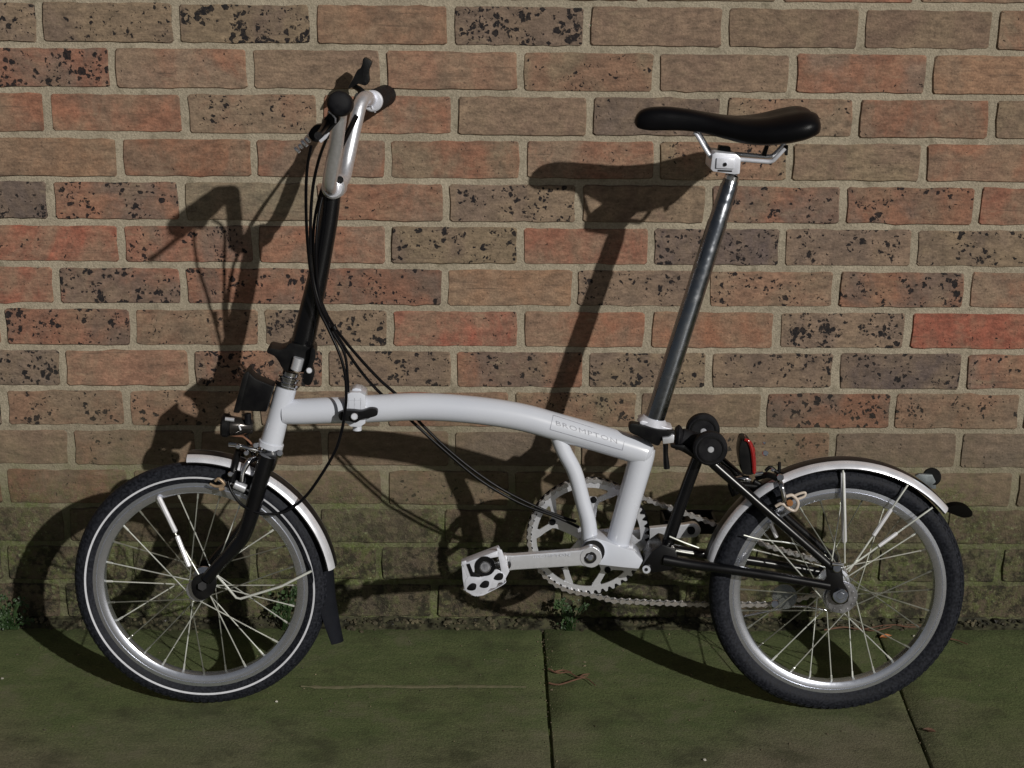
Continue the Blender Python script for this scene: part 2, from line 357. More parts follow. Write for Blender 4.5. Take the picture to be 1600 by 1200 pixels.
def revolve(mb, c, e1, e2, n, prof, seg=96, closed=True):
    """prof: (radius, lateral) points of a closed or open profile turned round axis n through c"""
    vs = []; fs = []; m_ = len(prof)
    for i in range(seg):
        a = 2*math.pi*i/seg; d = e1*math.cos(a)+e2*math.sin(a)
        for r, l in prof: vs.append(c + d*r + n*l)
    for i in range(seg):
        j = (i+1) % seg
        for k in range(m_ if closed else m_-1):
            k2 = (k+1) % m_; fs.append((i*m_+k, i*m_+k2, j*m_+k2, j*m_+k))
    mb.add(vs, fs); return mb
def plate(mb, pts, ext, bev=.0012, seg=2):
    """polygon pts extruded by vector ext, edges rounded"""
    bm = bmesh.new(); a = [bm.verts.new(p) for p in pts]; b = [bm.verts.new(Vector(p)+ext) for p in pts]; n = len(a)
    bm.faces.new(a); bm.faces.new(b[::-1])
    for i in range(n): bm.faces.new((a[i], b[i], b[(i+1) % n], a[(i+1) % n]))
    bmesh.ops.recalc_face_normals(bm, faces=bm.faces)
    if bev: bmesh.ops.bevel(bm, geom=list(bm.edges), offset=bev, segments=seg, affect='EDGES', clamp_overlap=True, profile=.6)
    bm.verts.index_update()
    mb.add([v.co.copy() for v in bm.verts], [tuple(v.index for v in f.verts) for f in bm.faces]); bm.free(); return mb
def bplate(mb, pxs, off, th, bev=.0012, seg=2):
    return plate(mb, [bp(x, y, off) for x, y in pxs], BN*th, bev, seg)
def smooth_poly(pts, n=5):
    q = [Vector((p[0], p[1], 0)) for p in pts]; out = []; L = len(q)
    for i in range(L):
        p0, p1, p2, p3 = q[i-1], q[i], q[(i+1) % L], q[(i+2) % L]
        for k in range(n):
            t = k/n; v = .5*((2*p1)+(p2-p0)*t+(2*p0-5*p1+4*p2-p3)*t*t+(-p0+3*p1-3*p2+p3)*t**3); out.append((v.x, v.y))
    return out
def circle_px(cx, cy_, r, n=24): return [(cx+r*math.cos(2*math.pi*i/n), cy_+r*math.sin(2*math.pi*i/n)) for i in range(n)]

# ---------------------------------------------------------------- paving
GX = lambda px, py: on_ground(px, py)
pav = MB(); pav.add([(-30, -40, -.045), (30, -40, -.045), (30, 3, -.045), (-30, 3, -.045)], [(0, 1, 2, 3)])
pavement = pav.build('pavement', 'soil', smooth=False, kind='structure')
def slab(pts, z=0.0, th=.04, step=.045):
    """one paving flag: slightly uneven top, worn arrises"""
    mb = MB(); (x0, y0), (x1, y1), (x2, y2), (x3, y3) = pts
    nx, ny = max(4, int(abs(x1-x0)/step)), max(4, int(abs(y3-y0)/step))
    rnd = random.random()*50; vs = []; fs = []
    c = Vector((sum(p[0] for p in pts)/4, sum(p[1] for p in pts)/4, 0))
    def P(u, v):
        a = Vector((x0, y0, 0)).lerp(Vector((x1, y1, 0)), u); b = Vector((x3, y3, 0)).lerp(Vector((x2, y2, 0)), u); return a.lerp(b, v)
    us = [0, .004]+[i/nx for i in range(1, nx)]+[.996, 1]; vs_ = [0, .007]+[j/ny for j in range(1, ny)]+[.993, 1]
    for j, v in enumerate(vs_):
        for i, u in enumerate(us):
            p = P(u, v); e = (i in (0, len(us)-1)) or (j in (0, len(vs_)-1))
            w = noise.noise(Vector((p.x*6+rnd, p.y*6, 0)))*.0012+noise.noise(Vector((p.x*40, p.y*40, rnd)))*.0005
            if e:
                q = noise.noise(Vector((p.x*30, p.y*30, rnd+9)))
                p = p + (p-c).normalized()*(-.0008+q*.0012); w -= .0022
            vs.append((p.x, p.y, z+w))
    W = len(us); H = len(vs_)
    for j in range(H-1):
        for i in range(W-1): fs.append((j*W+i, j*W+i+1, (j+1)*W+i+1, (j+1)*W+i))
    ring = [i for i in range(W)]+[j*W+W-1 for j in range(1, H)]+[(H-1)*W+i for i in range(W-2, -1, -1)]+[j*W for j in range(H-2, 0, -1)]
    base = len(vs)
    for r in ring: vs.append((vs[r][0], vs[r][1], z-th))
    n = len(ring)
    for k in range(n): fs.append((ring[k], ring[(k+1) % n], base+(k+1) % n, base+k))
    mb.add(vs, fs); return mb.build('slab', 'slab', pavement, angle=50)
jx = GX(856, 1100).x                       # joint below the cranks
r1, r2 = GX(1377, 1004), GX(1453, 1195)    # slanting joint by the rear wheel
sl = (r2.x-r1.x)/(r2.y-r1.y); rx = lambda y: r1.x+(y-r1.y)*sl
YB, YF = -.016, -1.02; g = .0014
slab([(jx+g, YF), (rx(YF)-g*.8, YF), (rx(YB)-g*.8, YB), (jx+g, YB)], 0.0)
slab([(rx(YF)+g*.8, YF), (rx(YF)+.92, YF), (rx(YB)+.92, YB), (rx(YB)+g*.8, YB)], .001)
slab([(jx-1.20, YF), (jx-g, YF), (jx-g, YB), (jx-1.20, YB)], .0)
slab([(jx-2.40, YF), (jx-1.205, YF), (jx-1.205, YB), (jx-2.40, YB)], .0)
slab([(rx(YF)+.924, YF), (rx(YF)+1.85, YF), (rx(YB)+1.85, YB), (rx(YB)+.924, YB)], -.001)
for k in range(-3, 4):
    x = jx+.35+k*.93
    slab([(x, -1.8), (x+.92, -1.8), (x+.92, YF-.01), (x, YF-.01)], 0, .04, .15)
# moss and dirt packed in the joints
def joint_fill(x_of, y0, y1, seed):
    mb = MB(); rs = random.Random(seed); n = 160; vs = []; fs = []
    for i in range(n+1):
        y = y0+(y1-y0)*i/n; x = x_of(y); h = -.0065+.0085*max(0, noise.noise(Vector((y*22, seed, 0)))+.15)
        for k in range(4):
            t = (k/3-.5)*.008; vs.append((x+t, y, h+noise.noise(Vector((y*260, t*900, seed)))*.0022-abs(t)*.5))
    for i in range(n):
        for k in range(3): a = i*4+k; fs.append((a, a+1, a+5, a+4))
    mb.add(vs, fs); mb.build('joint_moss', 'moss', pavement, kind='stuff')
joint_fill(lambda y: jx, YF, -.03, 1); joint_fill(rx, YF, -.03, 2)
# crumbs of grit and leaf litter
rs = random.Random(11); mb = MB()
for _ in range(520):
    x = rs.uniform(-.35, 1.95); y = -abs(rs.gauss(0, .22))-.03 if rs.random() < .6 else rs.uniform(-.7, -.03)
    if rs.random() < .25: x = (jx if rs.random() < .5 else rx(y))+rs.gauss(0, .008)
    r_ = rs.uniform(.0005, .0014); L = rs.choice((1, 1, 2.5)); a = rs.uniform(0, 3.14); c = Vector((x, y, .0012)); u = Vector((math.cos(a), math.sin(a), 0))*r_*L; w = Vector((-math.sin(a), math.cos(a), 0))*r_
    mb.add([c+u, c+w, c-u, c-w, c+Vector((0, 0, r_*1.3))], [(0, 1, 4), (1, 2, 4), (2, 3, 4), (3, 0, 4)])
M['crumb'] = simple('leaf_litter', (.06, .045, .028), .9, 0, 0, 100, .5, 60, dust=(.24, .19, .12))
mb.build('grit', 'crumb', pavement, smooth=False, kind='stuff')
# pale mortar smear across the left flag
mb = MB(); pts = [(470, 1074), (520, 1076), (580, 1074), (650, 1075), (720, 1074), (780, 1074.5), (822, 1075)]
vs = []; fs = []
for i, (x, y) in enumerate(spline([(a, b) for a, b in pts], 8)):
    w = (2.2+1.2*noise.noise(Vector((x*.06, 0, 0))))*(1 if 490 < x < 800 else .5)
    for s in (-1, 0, 1):
        q = on_ground(x, y+s*w); vs.append((q.x, q.y, .0022+(0 if s else .0008)))
n = len(vs)//3
for i in range(n-1):
    for s in range(2): fs.append((i*3+s, i*3+s+1, i*3+s+4, i*3+s+3))
mb.add(vs, fs); M['line'] = simple('pale_mortar_smear', (.26, .24, .15), .9, 0, .8, 200, .5, 90, dust=(.12, .125, .06)); mb.build('mortar_smear', 'line', pavement)

# ---------------------------------------------------------------- brick wall
CH = 0.0744108                              # course height
Z0 = 1.12526                                # height of the bed joint over the topmost full course
wall = empty('brick_wall', (CAM_X, 0, 0), 'weathered red and brown brick wall with pale mortar behind the bicycle', 'wall')
T_ = {  # (first tone, second tone, split, spots)
 'R': ((.250, .120, .078), (.215, .145, .102), .9, 0.15), 'r': ((.205, .147, .106), (.245, .122, .080), .95, .3),
 'T': ((.205, .150, .104), (.185, .128, .094), .95, .15), 'D': ((.150, .116, .092), (.185, .134, .098), .8, .35),
 'S': ((.210, .155, .108), (.160, .118, .092), .9, 1.0), 's': ((.200, .150, .104), (.225, .135, .092), .95, .75),
 'Q': ((.110, .088, .078), (.170, .124, .092), .8, 1.0), 'X': ((.235, .120, .080), (.150, .108, .086), .95, 1.0),
 'O': ((.250, .148, .098), (.215, .150, .104), .9, .1),  'B': ((.285, .100, .068), (.225, .140, .098), .95, .3),
 'G': ((.175, .148, .104), (.195, .142, .100), .9, .1)}
ROWS = [ # joints measured in the photograph, then one code per brick
 ([-70, 145, 360, 575, 790, 1005, 1220, 1435], 'RrrrTRTR', .5),
 ([61, 275, 489, 704, 917, 1133, 1346, 1555], 'SSSOSTTT', 0),
 ([175.5, 390, 599, 813.5, 1025, 1239, 1453], 'XrTOsTr', 0),
 ([74, 288.5, 500, 710.5, 921.5, 1130, 1337, 1551], 'RRsrTDsrT', 0),
 ([187, 396.5, 606, 817.5, 1026, 1234, 1443], 'ORrrrsT', 0),
 ([79, 285, 491, 697, 904.6, 1107, 1318, 1526], 'QXGrSTXXR', 0),
 ([189, 400, 606, 813, 1017.7, 1222, 1428], 'BXrSRQSS', 0),
 ([88, 287, 493, 695, 898, 1104, 1306, 1512], 'BXXXOSsXr', 0),
 ([5, 207.5, 408, 610, 813.5, 1012.6, 1213.6, 1419], 'rXsSBRRSB', 0),
 ([98, 299, 509, 709, 915, 1107, 1306, 1507], 'QOXSXSSQX', 0),
 ([199, 400, 600, 800, 997, 1193, 1394, 1597], 'ssTRsTXsr', 0),
 ([111, 310, 508, 705, 903, 1101, 1300, 1498], 'TsTTDTsDD', 0),
 ([7, 205, 403, 601, 800, 1000, 1190, 1387, 1585], 'rrTTsTTTTT', 0),
 ([105, 300, 496, 690, 886, 1082, 1280, 1476], 'GTDGTDTGT', 0),
 ([8, 203, 397, 592, 786, 980, 1174, 1368, 1560], 'DTQTDSDTGT', 0),
 ([100, 293, 486, 679, 872, 1065, 1258, 1451], 'TQGDTQTGT', 0)]
BL, BH = .209, .0642
def brick_mesh(seed, n=11, m_=3):
    rs = random.Random(seed); per = []
    hx, hz = BL/2, BH/2; j = .0011
    def wob(t): return noise.noise(Vector((t*3.1, seed*7.7, 0)))*.0020+(rs.uniform(-.0012, .0004) if rs.random() < .2 else 0)
    cr = .0035
    for i in range(n): x = -hx+cr+(BL-2*cr)*i/(n-1); per.append((x, -hz+wob(x*9)+rs.uniform(-j, j)*.6))
    for i in range(m_): z = -hz+cr+(BH-2*cr)*i/(m_-1); per.append((hx+wob(z*20+5)+rs.uniform(-j, j), z))
    for i in range(n): x = hx-cr-(BL-2*cr)*i/(n-1); per.append((x, hz+wob(x*9+11)+rs.uniform(-j, j)*.6))
    for i in range(m_): z = hz-cr-(BH-2*cr)*i/(m_-1); per.append((-hx+wob(z*20+17)+rs.uniform(-j, j), z))
    k = len(per); v = [(x, .045, z) for x, z in per]+[(x, .0012, z) for x, z in per]
    v += [(x*.982, -.0016+rs.uniform(-.0005, .0005), z*.94) for x, z in per]
    f = []
    for a in range(2):
        for i in range(k): f.append((a*k+i, a*k+(i+1) % k, (a+1)*k+(i+1) % k, (a+1)*k+i))
    f.append(tuple(2*k+i for i in range(k)))
    me = bpy.data.meshes.new('brick'); me.from_pydata(v, [], f); me.update()
    bm = bmesh.new(); bm.from_mesh(me); bmesh.ops.recalc_face_normals(bm, faces=bm.faces)
    # keep the open back: outward normals must face the viewer
    if sum(fa.normal.y for fa in bm.faces if len(fa.verts) > 6) > 0: bmesh.ops.reverse_faces(bm, faces=bm.faces)
    bm.to_mesh(me); bm.free(); me.materials.append(M['brick']); me.shade_smooth()
    try: me.set_sharp_from_angle(angle=math.radians(35))
    except Exception: pass
    return me
BM = [brick_mesh(i) for i in range(14)]
rb = random.Random(3)
JW = .0120
def put_brick(x0, x1, zc, code):
    c1, c2, spl, spt = T_[code]
    o = bpy.data.objects.new('brick', rb.choice(BM)); COL.objects.link(o); o.parent = wall
    L = x1-x0-JW*rb.uniform(.85, 1.15)
    o.location = ((x0+x1)/2-CAM_X, rb.uniform(-.0012, .0008), zc+rb.uniform(-.0006, .0006))
    o.rotation_euler = (rb.uniform(-.006, .006), rb.uniform(-.004, .004), rb.uniform(-.004, .004))
    o.scale = (L/BL*(1 if rb.random() < .5 else -1), 1, rb.uniform(.975, 1.015)*(1 if rb.random() < .5 else -1))
    k = rb.uniform(.92, 1.08)
    o.color = (c1[0]*k, c1[1]*k*rb.uniform(.96, 1.04), c1[2]*k, spt*rb.choice((.85, .95, 1.1, 1.25)))
    o['second_tone'] = [c*k for c in c2]; o['split'] = spl
    return o
codes_all = 'RrTrSsQXOT'; ENDS = []
for r, (jn, codes, _) in enumerate(ROWS):
    zc = Z0 - (r-1+.5)*CH
    py = 40+62*(r-1) if r else -25
    py = [ -30, 41, 109, 181, 250, 317, 385, 447, 513, 576, 637, 700, 765, 830, 890, 948][r]
    xs = [on_wall(p, py).x for p in jn]
    xs = [xs[0]-.2155]+xs
    while xs[0] > -1.0: xs.insert(0, xs[0]-.2155); codes = rb.choice(codes_all)+codes
    while len(codes) < len(xs): codes += rb.choice(codes_all)
    while xs[-1] < 2.35: xs.append(xs[-1]+.2155); codes += rb.choice(codes_all)
    ENDS.append((xs[0], xs[-1], zc))
    for i in range(len(xs)-1): put_brick(xs[i], xs[i+1], zc, codes[i])
# mortar bed: gently uneven face flush with the bricks
mb = MB(); X0, X1 = -1.3, 2.7; ZT = Z0+CH; nx, nz = 560, 190; vs = []; fs = []
for j in range(nz+1):
    z = -.04+(ZT+.04)*j/nz
    for i in range(nx+1):
        x = X0+(X1-X0)*i/nx
        d = noise.noise(Vector((x*55, z*55, 2)))*.0009+noise.noise(Vector((x*14, z*14, 5)))*.0008
        low = max(0, 1-z/.30)
        d += low*(.0018+noise.noise(Vector((x*30, z*60, 9)))*.0028)
        vs.append((x, .0011+d, z))
for j in range(nz):
    for i in range(nx): a = j*(nx+1)+i; fs.append((a, a+1, a+nx+2, a+nx+1))
mb.add(vs, fs); mo = mb.build('mortar', 'mortar', wall)
# the brickwork goes on beyond the frame
mb = MB(); rr = random.Random(5)
def brbox(x0, x1, zc):
    z0, z1 = zc-BH/2, zc+BH/2
    f_ = -.0025; mb.add([(x0, f_, z0), (x1, f_, z0), (x1, f_, z1), (x0, f_, z1), (x0, .04, z0), (x1, .04, z0), (x1, .04, z1), (x0, .04, z1)],
           [(0, 1, 2, 3), (0, 4, 5, 1), (1, 5, 6, 2), (2, 6, 7, 3), (3, 7, 4, 0)])
for xa, xb, zc in ENDS:
    while xa > -4: brbox(xa-.2155+JW/2, xa-JW/2, zc); xa -= .2155
    while xb < 5.6: brbox(xb+JW/2, xb+.2155-JW/2, zc); xb += .2155
for r in range(-14, 0):
    zc = Z0-(r-.5)*CH; x = -4-(r % 2)*.11
    while x < 5.6: brbox(x+JW/2, x+.2155-JW/2, zc); x += .2155
bw = mb.build('brickwork', 'brick', wall, smooth=False, kind='stuff'); bw.color = (.19, .135, .085, .5)
bw['second_tone'] = [.26, .12, .07]; bw['split'] = .8
mb = MB(); mb.add([(-4.2, .012, -.04), (X0, .012, -.04), (X0, .012, 2.3), (-4.2, .012, 2.3), (X1, .012, -.04), (5.8, .012, -.04), (5.8, .012, 2.3), (X1, .012, 2.3),
                   (X0, .012, ZT), (X1, .012, ZT)], [(0, 1, 2, 3), (4, 5, 6, 7), (8, 9, 7, 2)])
mb.build('outer_mortar', 'mortar', wall, smooth=False)

# ---------------------------------------------------------------- soil fillet, twigs, weeds
mb = MB(); vs = []; fs = []; nx = 420
for i in range(nx+1):
    x = -.8+3.1*i/nx; h = .5+.5*noise.noise(Vector((x*4, 3, 0)))
    for k in range(7):
        t = k/6; y = .012-t*(.045+.012*h); z = (.010+.014*h)*(1-t)**1.6-.006*t+noise.noise(Vector((x*60, y*90, 4)))*.005*(1-t*.5)+noise.noise(Vector((x*17, y*30, 8)))*.004
        vs.append((x, y, z+.001))
for i in range(nx):
    for k in range(6): a = i*7+k; fs.append((a, a+1, a+8, a+7))
mb.add(vs, fs); so_ = mb.build('soil', 'soil', None, kind='stuff'); so_['label'] = 'dark crumbly soil and moss strip along the foot of the wall'; so_['category'] = 'soil'
rs = random.Random(21); mb = MB()
for _ in range(900):
    x = rs.uniform(-.4, 2.0); y = -.002-abs(rs.gauss(0, .010)); r_ = rs.uniform(.0012, .0045)*(1 if rs.random() < .85 else 1.8); z = max(0, .012+y*.6)
    bm = bmesh.new(); bmesh.ops.create_icosphere(bm, subdivisions=1, radius=r_)
    for v in bm.verts: v.co *= rs.uniform(.7, 1.2); v.co.z *= .7
    bm.verts.index_update(); mb.add([v.co+Vector((x, min(y, -r_*.6), z+r_*.3)) for v in bm.verts], [tuple(v.index for v in f.verts) for f in bm.faces]); bm.free()
M['clod'] = simple('earth_crumb', (.022, .020, .012), .95, 0, .8, 200, .6, 30, dust=(.13, .11, .065))
cl_ = mb.build('earth_crumbs', 'clod', None, smooth=False, kind='stuff'); cl_['label'] = 'loose crumbs of earth and grit in the gap between wall and paving'; cl_['category'] = 'soil'
def clump(mb, c, r, n, rs, flat=.6):
    for _ in range(n):
        p = c+Vector((rs.gauss(0, r*.5), rs.gauss(0, r*.18), abs(rs.gauss(0, r*flat))))
        if p.y > -.004: p.y = -.004-rs.random()*.01
        a = rs.uniform(0, 6.28); up = Vector((rs.uniform(-.5, .5), -1, rs.uniform(.1, 1.2))).normalized()
        t = Vector((math.cos(a), rs.uniform(-.4, .1), math.sin(a))); t = (t-up*t.dot(up)).normalized(); w = up.cross(t); L = rs.uniform(.35, 1)*.0095; W = L*.42
        b = p
        mb.add([b, b+t*L*.35+w*W, b+t*L*.75+w*W*.7+up*L*.1, b+t*L, b+t*L*.75-w*W*.7+up*L*.1, b+t*L*.35-w*W, b+t*L*.5-up*L*.12], [(0, 1, 6), (1, 2, 6), (2, 3, 6), (3, 4, 6), (4, 5, 6), (5, 0, 6)])
def weed(px, py, r, n, label, seed, spots):
    rs = random.Random(seed); c = on_wall(px, py, -.03); base = Vector((c.x, -.03, 0))
    e = empty('weed', base, label, 'plant', 'small green weeds at the foot of the wall')
    mb = MB(); ms = MB()
    for dx, dy, rr_, nn in spots:
        q = on_wall(px+dx, py+dy, -.035); q.z = max(q.z, .006)
        clump(mb, q, rr_, nn, rs)
        for _ in range(5):
            tip = q+Vector((rs.gauss(0, rr_*.5), -.004, rr_*rs.random()))
            stube(ms, [(base+Vector((rs.uniform(-.01, .01), 0, .002)), .0009), ((base+tip)/2+Vector((0, -.006, .008)), .0007), (tip, .0004)], 4, 5)
    mb.build('foliage', 'foliage', e, smooth=False, kind='stuff'); ms.build('stem', 'foliage', e)
weed(448, 950, .02, 60, 'small leafy weed at the wall foot seen through the front wheel', 1, [(0, 0, .022, 70), (18, -22, .014, 28), (-10, 12, .016, 30), (24, 2, .010, 14)])
weed(18, 965, .02, 60, 'dense green weed by the wall at the left edge of the photo', 2, [(-6, 0, .022, 60), (-22, -28, .018, 34), (14, -20, .012, 18), (-10, 16, .020, 40), (24, 8, .012, 16)])
weed(890, 965, .02, 60, 'small green weed under the chain at the slab joint', 3, [(0, 0, .016, 34), (-14, -18, .014, 24), (22, -14, .012, 16), (-4, 14, .014, 22)])
def twig(paths, label, thick=.0016, y=None):
    pts = [[on_ground(x, yy, .005) for x, yy in p] for p in paths]
    e = MB(); o = pts[0][0].copy(); o.z = 0
    for p in pts:
        q = [(Vector((a.x+random.uniform(-.001, .001), min(a.y, -.012), .004+random.random()*.003)), thick*(1-.55*i/len(p))) for i, a in enumerate(p)]
        stube(e, q, 4, 6)
    return tag(e.build('twig', 'twig', None, origin=o), label, 'twig', 'dry twigs on the paving')
twig([[(857, 1046), (872, 1051), (888, 1052), (903, 1058), (918, 1055)], [(857, 1067), (875, 1069), (900, 1063), (916, 1060), (930, 1071)], [(905, 1058), (912, 1054), (921, 1053)], [(868, 1050), (880, 1047), (892, 1051)]],
     'brown forked twig lying over the slab joint below the cranks')
twig([[(1288, 985), (1318, 981), (1345, 983), (1378, 976), (1410, 974), (1440, 976)], [(1345, 982), (1365, 986), (1392, 979)], [(1400, 975), (1422, 980), (1448, 979)]],
     'long reddish twig along the wall foot behind the rear wheel')
twig([[(1480, 998), (1495, 1001), (1511, 1008)]], 'short brown twig on the slab right of the rear wheel')
def small_leaf(px, py, s, label, matn='dryleaf', rot=.3):
    c = on_ground(px, py, .004); mb = MB(); vs = []
    for i in range(10):
        a = 2*math.pi*i/10; r = s*(1 if i % 5 else 1.25); x = math.cos(a)*r; y = math.sin(a)*r*.45
        vs.append(c+Vector((x*math.cos(rot)-y*math.sin(rot), x*math.sin(rot)+y*math.cos(rot), .002+.003*abs(math.sin(a)))))
    vs.append(c+Vector((0, 0, -.001))); mb.add(vs, [(i, (i+1) % 10, 10) for i in range(10)])
    o = c.copy(); o.z = 0
    return tag(mb.build('fallen_leaf', matn, None, smooth=False, origin=o), label, 'leaf')
small_leaf(1384, 996, .010, 'small orange fallen leaf on the slab behind the rear wheel')
small_leaf(1452, 1143, .009, 'pale brown scrap of leaf on the slanting slab joint', 'twig', -.4)
def pebble(px, py, s, label):
    c = on_ground(px, py, .001); bm = bmesh.new(); bmesh.ops.create_icosphere(bm, subdivisions=1, radius=s)
    rs = random.Random(px)
    for v in bm.verts: v.co *= rs.uniform(.75, 1.2); v.co.z *= .6
    mb = MB(); bm.verts.index_update(); mb.add([v.co+c+Vector((0, 0, s*.4)) for v in bm.verts], [tuple(v.index for v in f.verts) for f in bm.faces]); bm.free()
    o = c.copy(); o.z = 0
    tag(mb.build('pebble', 'pebble', None, origin=o), label, 'pebble', 'small pale bits of grit on the paving')
pebble(1101, 1188, .0030, 'tiny white pebble near the lower edge of the middle slab')
pebble(1428, 995, .0034, 'small white pebble inside the rear wheel by the twig')
pebble(4, 1061, .003, 'tiny pale pebble at the left edge of the paving')
pebble(432, 1097, .0028, 'tiny dark bit of grit right of the front tyre')
pebble(1430, 974, .0035, 'small white pebble against the wall foot behind the rear rim')

# ================================================================ THE BICYCLE
base = bp(810, 1105, 0); base.z = 0
bike = empty('folding_bicycle', base, 'white and black folding bicycle with small wheels leaning against the brick wall', 'bicycle')

# ---- wheels
M['hubm'] = simple('dull_hub_alloy', (.36, .36, .38), .3, .8, .1, 300, .3, 70)
def wheel(cpx, R, steer, n_sp, stripe, hub_r, hub_w, seed, rear=False):
    c = bp(*cpx, 0)
    e1 = Vector((math.cos(steer), -math.sin(steer), 0)); n = (BN + Vector((math.sin(steer), 0, 0))).normalized()
    e1 = (e1-n*e1.dot(n)).normalized(); e2 = e1.cross(n); e2 = e2 if e2.z > 0 else -e2
    tw = .0178
    # rim
    ro, ri = R-.031, R-.0505
    prof = [(ro, -.0095), (ro+.0015, -.0112), (ro-.0065, -.0118), (ro-.0072, -.0111), (ro-.0080, -.0118), (ri+.0045, -.0112), (ri+.0005, -.0085), (ri-.001, 0), (ri+.0005, .0085),
            (ri+.0045, .0112), (ro-.0080, .0118), (ro+.0015, .0112), (ro, .0095), (ro-.005, .006), (ro-.005, -.006)]
    mb = revolve(MB(), c, e1, e2, n, prof, 120); w = mb.build('wheel', 'rim', bike, angle=30)
    # tyre: rounded casing with flatter tread shoulders
    rc = R-tw; prof = []
    for k in range(22):
        a = math.radians(-128+k*256/21); rr_ = tw*(1+.0 if abs(a) < .5 else 1-.02*abs(math.sin(2*a)))
        prof.append((rc+math.cos(a)*rr_, math.sin(a)*rr_))
    prof += [(ro-.003, .010), (ro-.003, -.010)]
    revolve(mb2 := MB(), c, e1, e2, n, prof, 120).build('tyre', 'tyre', w)
    # tread grooves: raised shoulder blocks
    mb3 = MB()
    for i in range(96):
        a = 2*math.pi*i/96
        d = e1*math.cos(a)+e2*math.sin(a); t = -e1*math.sin(a)+e2*math.cos(a)
        for s in (-1, 1):
            for ph, wd in ((.62, .0028), (.95, .0020)):
                aa = ph*s; q = c+d*(rc+math.cos(aa)*(tw+.0004))+n*(math.sin(aa)*(tw+.0004)); nn = (d*math.cos(aa)+n*math.sin(aa)).normalized(); ww = nn.cross(t).normalized()
                L = .0042
                vs = [q+t*(L*x)+ww*(wd*y)+nn*z for z in (-.0008, -.0001) for x, y in ((-1, -1), (1, -1), (1, 1), (-1, 1))]
                mb3.add(vs, [(4, 5, 6, 7), (0, 1, 5, 4), (1, 2, 6, 5), (2, 3, 7, 6), (3, 0, 4, 7)])
    mb3.build('tread', 'tyre', w, smooth=False, kind='stuff')
    if stripe:
        for s in (-1, 1):
            a0, a1 = math.radians(96), math.radians(106)
            pr = [(rc+math.cos(a)*(tw+.0005), s*math.sin(a)*(tw+.0005)) for a in (a0, (a0+a1)/2, a1)]
            revolve(MB(), c, e1, e2, n, pr, 120, closed=False).build('reflective_stripe', 'stripe', w)
    # hub
    mb = MB()
    h = hub_w/2
    pr = [(.004, -h-.006), (.009, -h-.006), (.010, -h), (hub_r, -h), (hub_r+.0006, -h+.0012), (hub_r, -h+.003), (hub_r*.55, -h+.006), (hub_r*.5, 0), (hub_r*.55, h-.006), (hub_r, h-.003), (hub_r+.0006, h-.0012), (hub_r, h), (.010, h), (.009, h+.006), (.004, h+.006)]
    revolve(mb, c, e1, e2, n, pr, 40).build('hub', 'rim', w)
    # spokes
    rs = random.Random(seed)
    half = n_sp//2; meshes = {}
    for i in range(n_sp):
        s = -1 if i % 2 else 1; k = i//2
        a_hub = 2*math.pi*(k/half)+(.11 if s > 0 else 0); cross = (1 if k % 2 else -1)*2*math.pi*(2.1/half)
        a_rim = 2*math.pi*(i/n_sp)
        a_h = a_rim+cross*1.15
        p0 = c+(e1*math.cos(a_h)+e2*math.sin(a_h))*(hub_r-.003)+n*(s*(h-.001))
        p1 = c+(e1*math.cos(a_rim)+e2*math.sin(a_rim))*(ri+.001)+n*(s*.0025)
        mbs = MB(); d = (p1-p0); tube(mbs, [p0, p0+d*.92, p0+d*.925, p1], [.00105, .00105, .0018, .0018], 6)
        mbs.build('spoke', 'steel' if rs.random() < .5 else 'steel_dull', w)
    return w, c, e1, e2, n
fw, fc, fe1, fe2, fn = wheel((315, 912), .2085, math.radians(2.5), 28, True, .019, .062, 1)
rw, rc_, re1, re2, rn = wheel((1307, 921.5), .2110, 0, 28, False, .028, .066, 2, True)
# hub locknut details and gear-side discs
mb = MB(); cyl(mb, rc_-rn*.040, rc_-rn*.036, .026, 32, bev=.001)
for k in range(12):
    a = 2*math.pi*k/12; q = rc_-rn*.0395+(re1*math.cos(a)+re2*math.sin(a))*.0215; cyl(mb, q, q-rn*.0018, .0022, 8)
mb.build('hub_flange', 'hubm', rw)
# sprocket on the far side
mb = MB(); revolve(mb, rc_, re1, re2, rn, [(.012, .046), (.026, .046), (.026, .048), (.012, .048)], 40)
for k in range(13):
    a = 2*math.pi*k/13; d = re1*math.cos(a)+re2*math.sin(a); t = -re1*math.sin(a)+re2*math.cos(a); q = rc_+rn*.046+d*.0255
    plate(mb, [q-t*.0035, q+t*.0035, q+t*.0012+d*.0045, q-t*.0012+d*.0045], rn*.002, 0)
mb.build('sprocket', 'chain', bike)

# ---- spoke reflector sleeves
def sleeve(w, p, q, r, seg=8, mt='stripe'):
    a, b = bp(*p), bp(*q); mb = MB(); d = b-a
    tube(mb, [a, a+d*.04, a+d*.96, b], [r*.3, r, r, r*.3], seg); return mb.build('spoke_reflector', mt, w)
M['bright'] = simple('reflective_sleeve', (.80, .80, .84), .32, .3, 0, 100, .1, 90)
sleeve(fw, (247, 775, -.010), (275, 833, -.022), .0042, mt='bright'); sleeve(fw, (276, 836, -.022), (296, 886, -.030), .0040, mt='bright')
sleeve(rw, (1316.5, 735, -.020), (1319.5, 850, -.026), .0042, mt='bright')
sleeve(rw, (1393, 795, -.032), (1364, 838, -.036), .0034, mt='bright'); sleeve(rw, (1402, 832.5, -.032), (1372, 854, -.036), .0032, mt='bright')
sleeve(rw, (1203, 816, -.02), (1214, 840, -.02), .0034, mt='bright')

